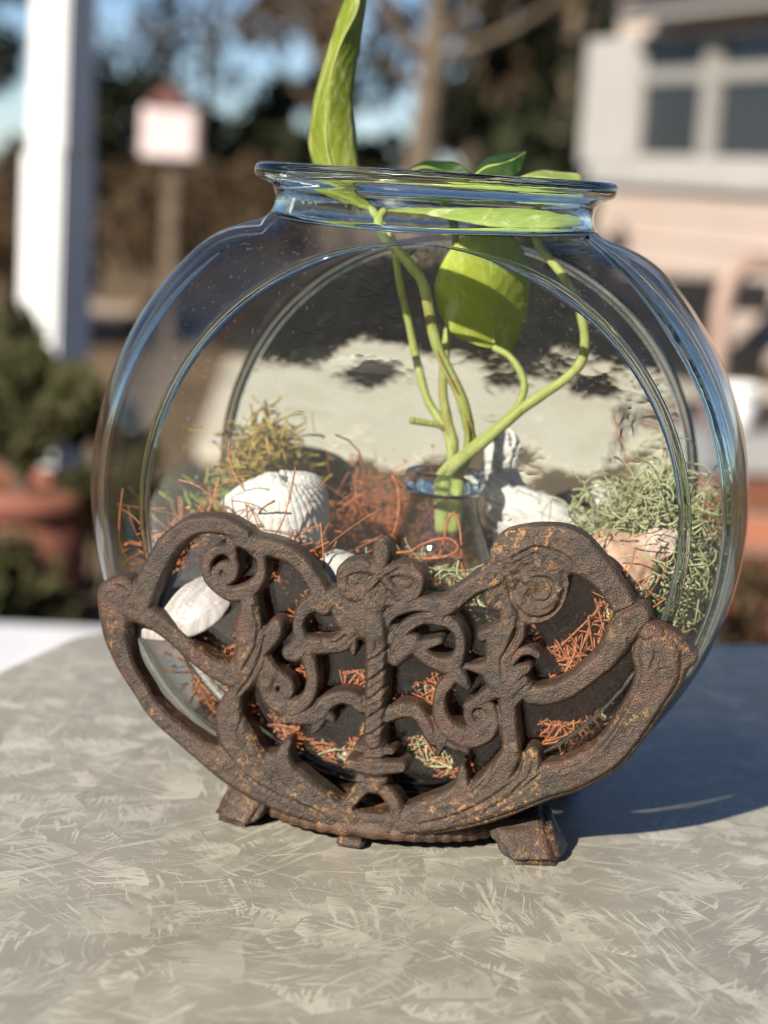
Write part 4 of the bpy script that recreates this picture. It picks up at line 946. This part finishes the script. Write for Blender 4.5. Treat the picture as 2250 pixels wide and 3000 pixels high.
def tree(label, x, y, h, cr, mat, seed, lean=0.0, n=2600, size=.10, cz=.62, trunk=.16, density=16):
    r = np.random.default_rng(seed); t = empty('tree', (x, y, GZ)); tag(t, label, 'tree', 'trees behind the yard')
    T = Tubes(); p = spline([(0, 0, 0), (lean*.3, .05, h*.3), (lean*.7, -.05, h*.6), (lean, .0, h*.92)], 6); T.add(p, trunk*np.linspace(1, .3, len(p)), 10)
    cs, rs = [], []
    for k in range(density):
        z = r.uniform(h*(cz-.22), h); a = r.uniform(0, 6.28); q = cr*r.uniform(.25, 1)*(1.1-.55*abs(z/h-cz)/.4); b0 = p[int(min(z/h*.8, .95)*(len(p)-1))]
        c_ = np.array([b0[0]+q*math.cos(a), b0[1]+q*math.sin(a), z]); T.add(spline([b0, (b0+c_)/2+np.array([0, 0, -.1]), c_], 5), trunk*np.linspace(.32, .05, 11), 6)
        cs.append(c_); rs.append(cr*r.uniform(.20, .42))
    T.build('trunk', M_bark, t)
    leaves('crown', clump_points(r, cs, rs, n), size, mat, t, seed+1)
    return t
tree('tall bare trunked brown tree straight behind the bowl rim', .10, 14.6, 4.6, 1.5, M_f[1], 101, .15, 900, .10, .60, .15, 18)
tree('brown tree left of the tall trunk', -.62, 16.5, 5.4, 1.0, M_f[1], 102, -.1, 1500, .11, .50, .16, 20)
tree('dense dark tree between the tall trunk and the house', 1.25, 15.5, 2.9, 1.15, M_f[0], 103, .1, 2800, .11, .55, .14, 20)
tree('thin brown tree right of the porch post', -3.7, 15, 5.5, 1.0, M_f[1], 104, .1, 1100, .11, .55, .11, 14)
tree('slender bare tree in the blue sky gap', -2.02, 18, 4.6, .9, M_f[1], 105, .15, 260, .07, .62, .07, 16)
tree('sparse brown tree filling the left sky', -2.75, 20, 5.2, 1.3, M_f[1], 111, .2, 900, .09, .50, .09, 20)
tree('leafy brown tree right of the tall trunk', .62, 18, 5.4, 1.3, M_f[1], 112, .1, 1500, .11, .50, .13, 22)
tree('dark tree at the far left behind the porch post', -4.7, 17, 4.6, 1.2, M_f[0], 106, .1, 2400, .12, .55, .16, 18)
tree('brown tree with open branches above the house corner', 1.75, 21, 6.0, 1.9, M_f[1], 107, -.3, 1000, .12, .60, .16, 18)
tree('low dark tree behind the left side of the bowl rim', -1.15, 18.5, 1.75, .95, M_f[0], 108, 0, 2400, .10, .55, .10, 18)
tree('low dark tree under the blue sky gap at left', -2.6, 17.5, 1.55, 1.0, M_f[0], 110, 0, 2400, .10, .55, .10, 18)
tree('olive tree low on the right behind the rim', .70, 19.5, 2.0, 1.0, M_f[3], 109, 0, 2000, .10, .55, .12, 16)
def shrub(name, label, x, y, z0, h, cr, mat, seed, n=1800, size=.022, group=None):
    r = np.random.default_rng(seed); t = empty(name, (x, y, z0)); tag(t, label, 'shrub', group)
    T = Tubes(); cs, rs = [], []
    for k in range(16):
        a = r.uniform(0, 6.28); q = cr*r.uniform(.1, .9); z = h*r.uniform(.35, .95); c_ = np.array([q*math.cos(a), q*math.sin(a), z])
        T.add(spline([(0, 0, 0), c_*np.array([.3, .3, .5]), c_], 5), np.linspace(.008, .002, 11), 5); cs.append(c_); rs.append(cr*r.uniform(.22, .4))
    T.build('stem', M_bark, t); leaves('foliage', clump_points(r, cs, rs, n), size, mat, t, seed+1); return t
M_terra = simple('terracotta', (.20, .075, .05), (.27, .105, .07), 14, .8, .3, .004)
def pot(label, x, y, z0, r_, h, mat, name='flower_pot', group=None):
    t = empty(name, (x, y, z0)); tag(t, label, 'pot', group)
    pr = [(r_*.02, 0), (r_*.68, 0), (r_*.72, h*.03), (r_*.90, h*.78), (r_*.86, h*.80), (r_*.82, h*.82), (r_*.64, h*.1), (r_*.02, h*.09)]
    v, f = lathe(pr, 40); mesh_obj('body', v, f, mat, t)
    rm = [(r_*.90, h*.76), (r_*1.0, h*.77), (r_*1.02, h*.98), (r_*.98, h), (r_*.88, h), (r_*.86, h*.78)]
    v, f = lathe(rm, 40, close=True); mesh_obj('rim', v, f, mat, t)
    v, f = lathe([(.001, h*.86), (r_*.87, h*.86)], 40); mesh_obj('soil', v, f, M_bed, t); return t
pot('wide terracotta planter with an olive shrub at far left', -.50, 1.94, -.40, .115, .155, M_terra)
st = empty('plant_stand', (-.50, 1.94, GZ)); tag(st, 'dark low stand under the terracotta planter', 'stand')
M_dark = simple('dark_wood', (.05, .035, .025), (.09, .06, .04), 20, .7, .3, .004)
box('shelf', -.13, .13, -.13, .13, .325, .350, M_dark, st, .003)
for sx in (-.11, .11):
    for sy in (-.11, .11): box('leg', sx-.012, sx+.012, sy-.012, sy+.012, 0, .325, M_dark, st)
shrub('potted_shrub', 'olive brown shrub in the wide terracotta planter', -.50, 1.94, -.27, .24, .125, M_f[2], 201, 2600, .016)
shrub('low_shrub', 'dark low shrub under the terracotta planter by the bench', -.52, 1.62, GZ, .46, .20, M_f[2], 202, 3000, .018)
shrub('low_shrub', 'olive low shrub hiding the foot of the porch post', -.415, 1.98, GZ, .64, .10, M_f[2], 208, 2600, .016)
shrub('low_shrub', 'dull green low shrub beside the left of the bowl', -.30, 2.3, GZ, .50, .17, M_f[3], 203, 2200, .018)
# house
hs = empty('house', (1.19, 11.7, GZ), math.atan2(-1.85, .71)); tag(hs, 'pinkish house with white framed window at right', 'house')
M_pink = simple('pink_siding', (.41, .325, .28), (.46, .37, .32), 1.5, .8, .2, .01); M_trim = simple('house_trim', (.33, .318, .30), (.38, .365, .345), 3, .6, .1, .005)
box('wall', .22, 5.2, .02, .20, 0, 2.1, M_pink, hs)
for k in range(6): box('siding_board', .20, 5.2, -.022-.002*(k % 2), .018, .02+k*.155, .02+k*.155+.148, M_pink, hs, .006)
box('window_sill', .15, 3.6, -.10, .018, .955, 1.07, M_trim, hs, .01)
box('corner_trim', -.08, .58, -.05, .018, 1.072, 1.86, M_trim, hs, .01)
M_munt = simple('grey_muntin', (.22, .215, .20), (.27, .26, .245), 3, .6, .1, .005)
wnd = box('window_frame', .60, 3.4, -.03, .016, 1.072, 1.145, M_trim, hs, .005)
box('frame_top', .60, 3.4, -.03, .016, 1.80, 1.86, M_trim, wnd, .005); box('frame_side', .585, .655, -.032, .016, 1.146, 1.80, M_trim, wnd, .005)
box('muntin', 1.40, 1.57, -.035, .016, 1.146, 1.80, M_munt, wnd, .005); box('muntin', .656, 1.398, -.03, .016, 1.565, 1.65, M_munt, wnd, .005); box('muntin', 1.572, 3.4, -.03, .016, 1.565, 1.65, M_munt, wnd, .005)
t = NT('dark_window_pane'); M_pane = t.surf(t.bsdf((.025, .026, .028), .12, .5))
for x0, x1 in ((.656, 1.398), (1.572, 3.4)):
    for z0, z1 in ((1.146, 1.564), (1.651, 1.80)): box('pane', x0, x1, .006, .012, z0, z1, M_pane, wnd)
M_roof = simple('grey_roof', (.05, .05, .055), (.09, .085, .085), 4, .9, .5, .02)
box('fascia', .85, 5.4, -.30, -.20, 1.90, 1.99, M_trim, hs, .01)
bm = bmesh.new()
vv = [bm.verts.new(p_) for p_ in ((.80, -.32, 1.985), (5.4, -.32, 1.985), (5.4, 2.0, 3.0), (.80, 2.0, 3.0), (.80, -.30, 1.93), (5.4, -.30, 1.93), (5.4, 2.0, 2.9), (.80, 2.0, 2.9))]
for q in ((0, 1, 2, 3), (7, 6, 5, 4), (0, 4, 5, 1), (1, 5, 6, 2), (2, 6, 7, 3), (3, 7, 4, 0)): bm.faces.new([vv[k] for k in q])
bmesh.ops.recalc_face_normals(bm, faces=bm.faces); bm_obj('roof', bm, M_roof, hs, smooth=False)
# birdhouse on a pole
bh = empty('birdhouse', (-.93, 7.0, GZ)); tag(bh, 'white and pink birdhouse with a dull reddish roof on a brown pole', 'birdhouse')
M_bpink = simple('faded_pink_white', (.55, .42, .42), (.62, .54, .53), 7, .7, .1, .004)
box('box', -.115, .10, -.10, .10, .955, 1.15, M_bpink, bh, .006)
bm = bmesh.new(); vv = [bm.verts.new(p_) for p_ in ((-.10, -.12, 1.153), (.085, -.12, 1.153), (-.01, -.12, 1.245), (-.10, .12, 1.153), (.085, .12, 1.153), (-.01, .12, 1.245))]
for q in ((0, 1, 2), (5, 4, 3), (0, 3, 4, 1), (1, 4, 5, 2), (2, 5, 3, 0)): bm.faces.new([vv[k] for k in q])
bmesh.ops.recalc_face_normals(bm, faces=bm.faces); bm_obj('roof', bm, simple('dull_red_roof', (.10, .045, .04), (.15, .07, .06), 8, .8, .2, .004), bh, smooth=False)
box('pole', -.025, .025, -.025, .025, 0, .954, M_bark, bh)
# things by the house wall at right
pot('white flower pot at the right edge beyond the bowl', .665, 3.0, -.245, .047, .085, simple('white_glaze', (.72, .72, .72), (.8, .8, .8), 8, .4, .05, .002))
ps = empty('brick_planter', (.78, 3.0, GZ)); tag(ps, 'low reddish brick planter wall at the right edge', 'planter')
M_brick = simple('red_brick', (.26, .10, .06), (.36, .15, .09), 16, .9, .5, .004); M_cap = simple('grey_stone_cap', (.22, .21, .21), (.30, .29, .29), 8, .8, .3, .004)
brick_me = None
box('core', -.20, .55, -.048, .06, 0, .425, simple('mortar', (.30, .27, .24), (.36, .33, .30), 20, .95, .4, .004), ps)
for row in range(6):
    for k in range(4):
        x0 = -.20+(k-(row % 2)*.5)*.20
        o = box('brick', 0, .19, -.0575, -.0485, 0, .060, M_brick, ps) if brick_me is None else link_mesh('brick', brick_me, ps)
        brick_me = o.data; o.location = (max(x0, -.20), 0, .006+row*.070)
box('cap_stone', -.215, .56, -.075, .075, .427, .503, M_cap, ps, .006)
ch = empty('patio_chair', (.84, 3.55, GZ), rad(20)); tag(ch, 'brown tubular patio chair in front of the pink wall', 'chair')
M_tube = simple('brown_metal', (.32, .22, .18), (.38, .27, .22), 20, .5, .1, .002)
for yy, nm in ((.0, 'back_frame'),):
    T = Tubes(); T.add(spline([(-.14, yy, 0), (-.14, yy, .55), (-.135, yy, .74), (-.09, yy, .80), (.0, yy, .805), (.22, yy, .805), (.30, yy, .80), (.345, yy, .74), (.35, yy, .55), (.35, yy, 0)], 8), .022, 12); T.build(nm, M_tube, ch)
T = Tubes(); T.add(spline([(-.14, .40, 0), (-.14, .40, .30), (-.14, .36, .42), (-.14, .005, .43)], 8), .013, 10); T.build('leg', M_tube, ch)
T = Tubes(); T.add(spline([(.35, .40, 0), (.35, .40, .30), (.35, .36, .42), (.35, .005, .43)], 8), .013, 10); T.build('leg', M_tube, ch)
box('seat', -.13, .34, .02, .40, .435, .455, M_dark, ch, .006)
shrub('low_shrub', 'reddish low shrub at the lower right beside the brick planter', .60, 2.5, GZ, .34, .17, M_f[1], 204, 1800, .018)
shrub('yard_shrub', 'brown dry shrub in the yard right of the porch post', -1.9, 9.0, GZ, .75, .7, M_f[1], 205, 2600, .05, 'dry shrubs in the yard')
shrub('yard_shrub', 'brown dry shrub below the birdhouse', -1.15, 12.2, GZ, .80, .9, M_f[1], 206, 2600, .06, 'dry shrubs in the yard')
shrub('yard_shrub', 'dark shrub before the house corner', .95, 11.0, GZ, .95, .35, M_f[0], 207, 2200, .05, 'dry shrubs in the yard')
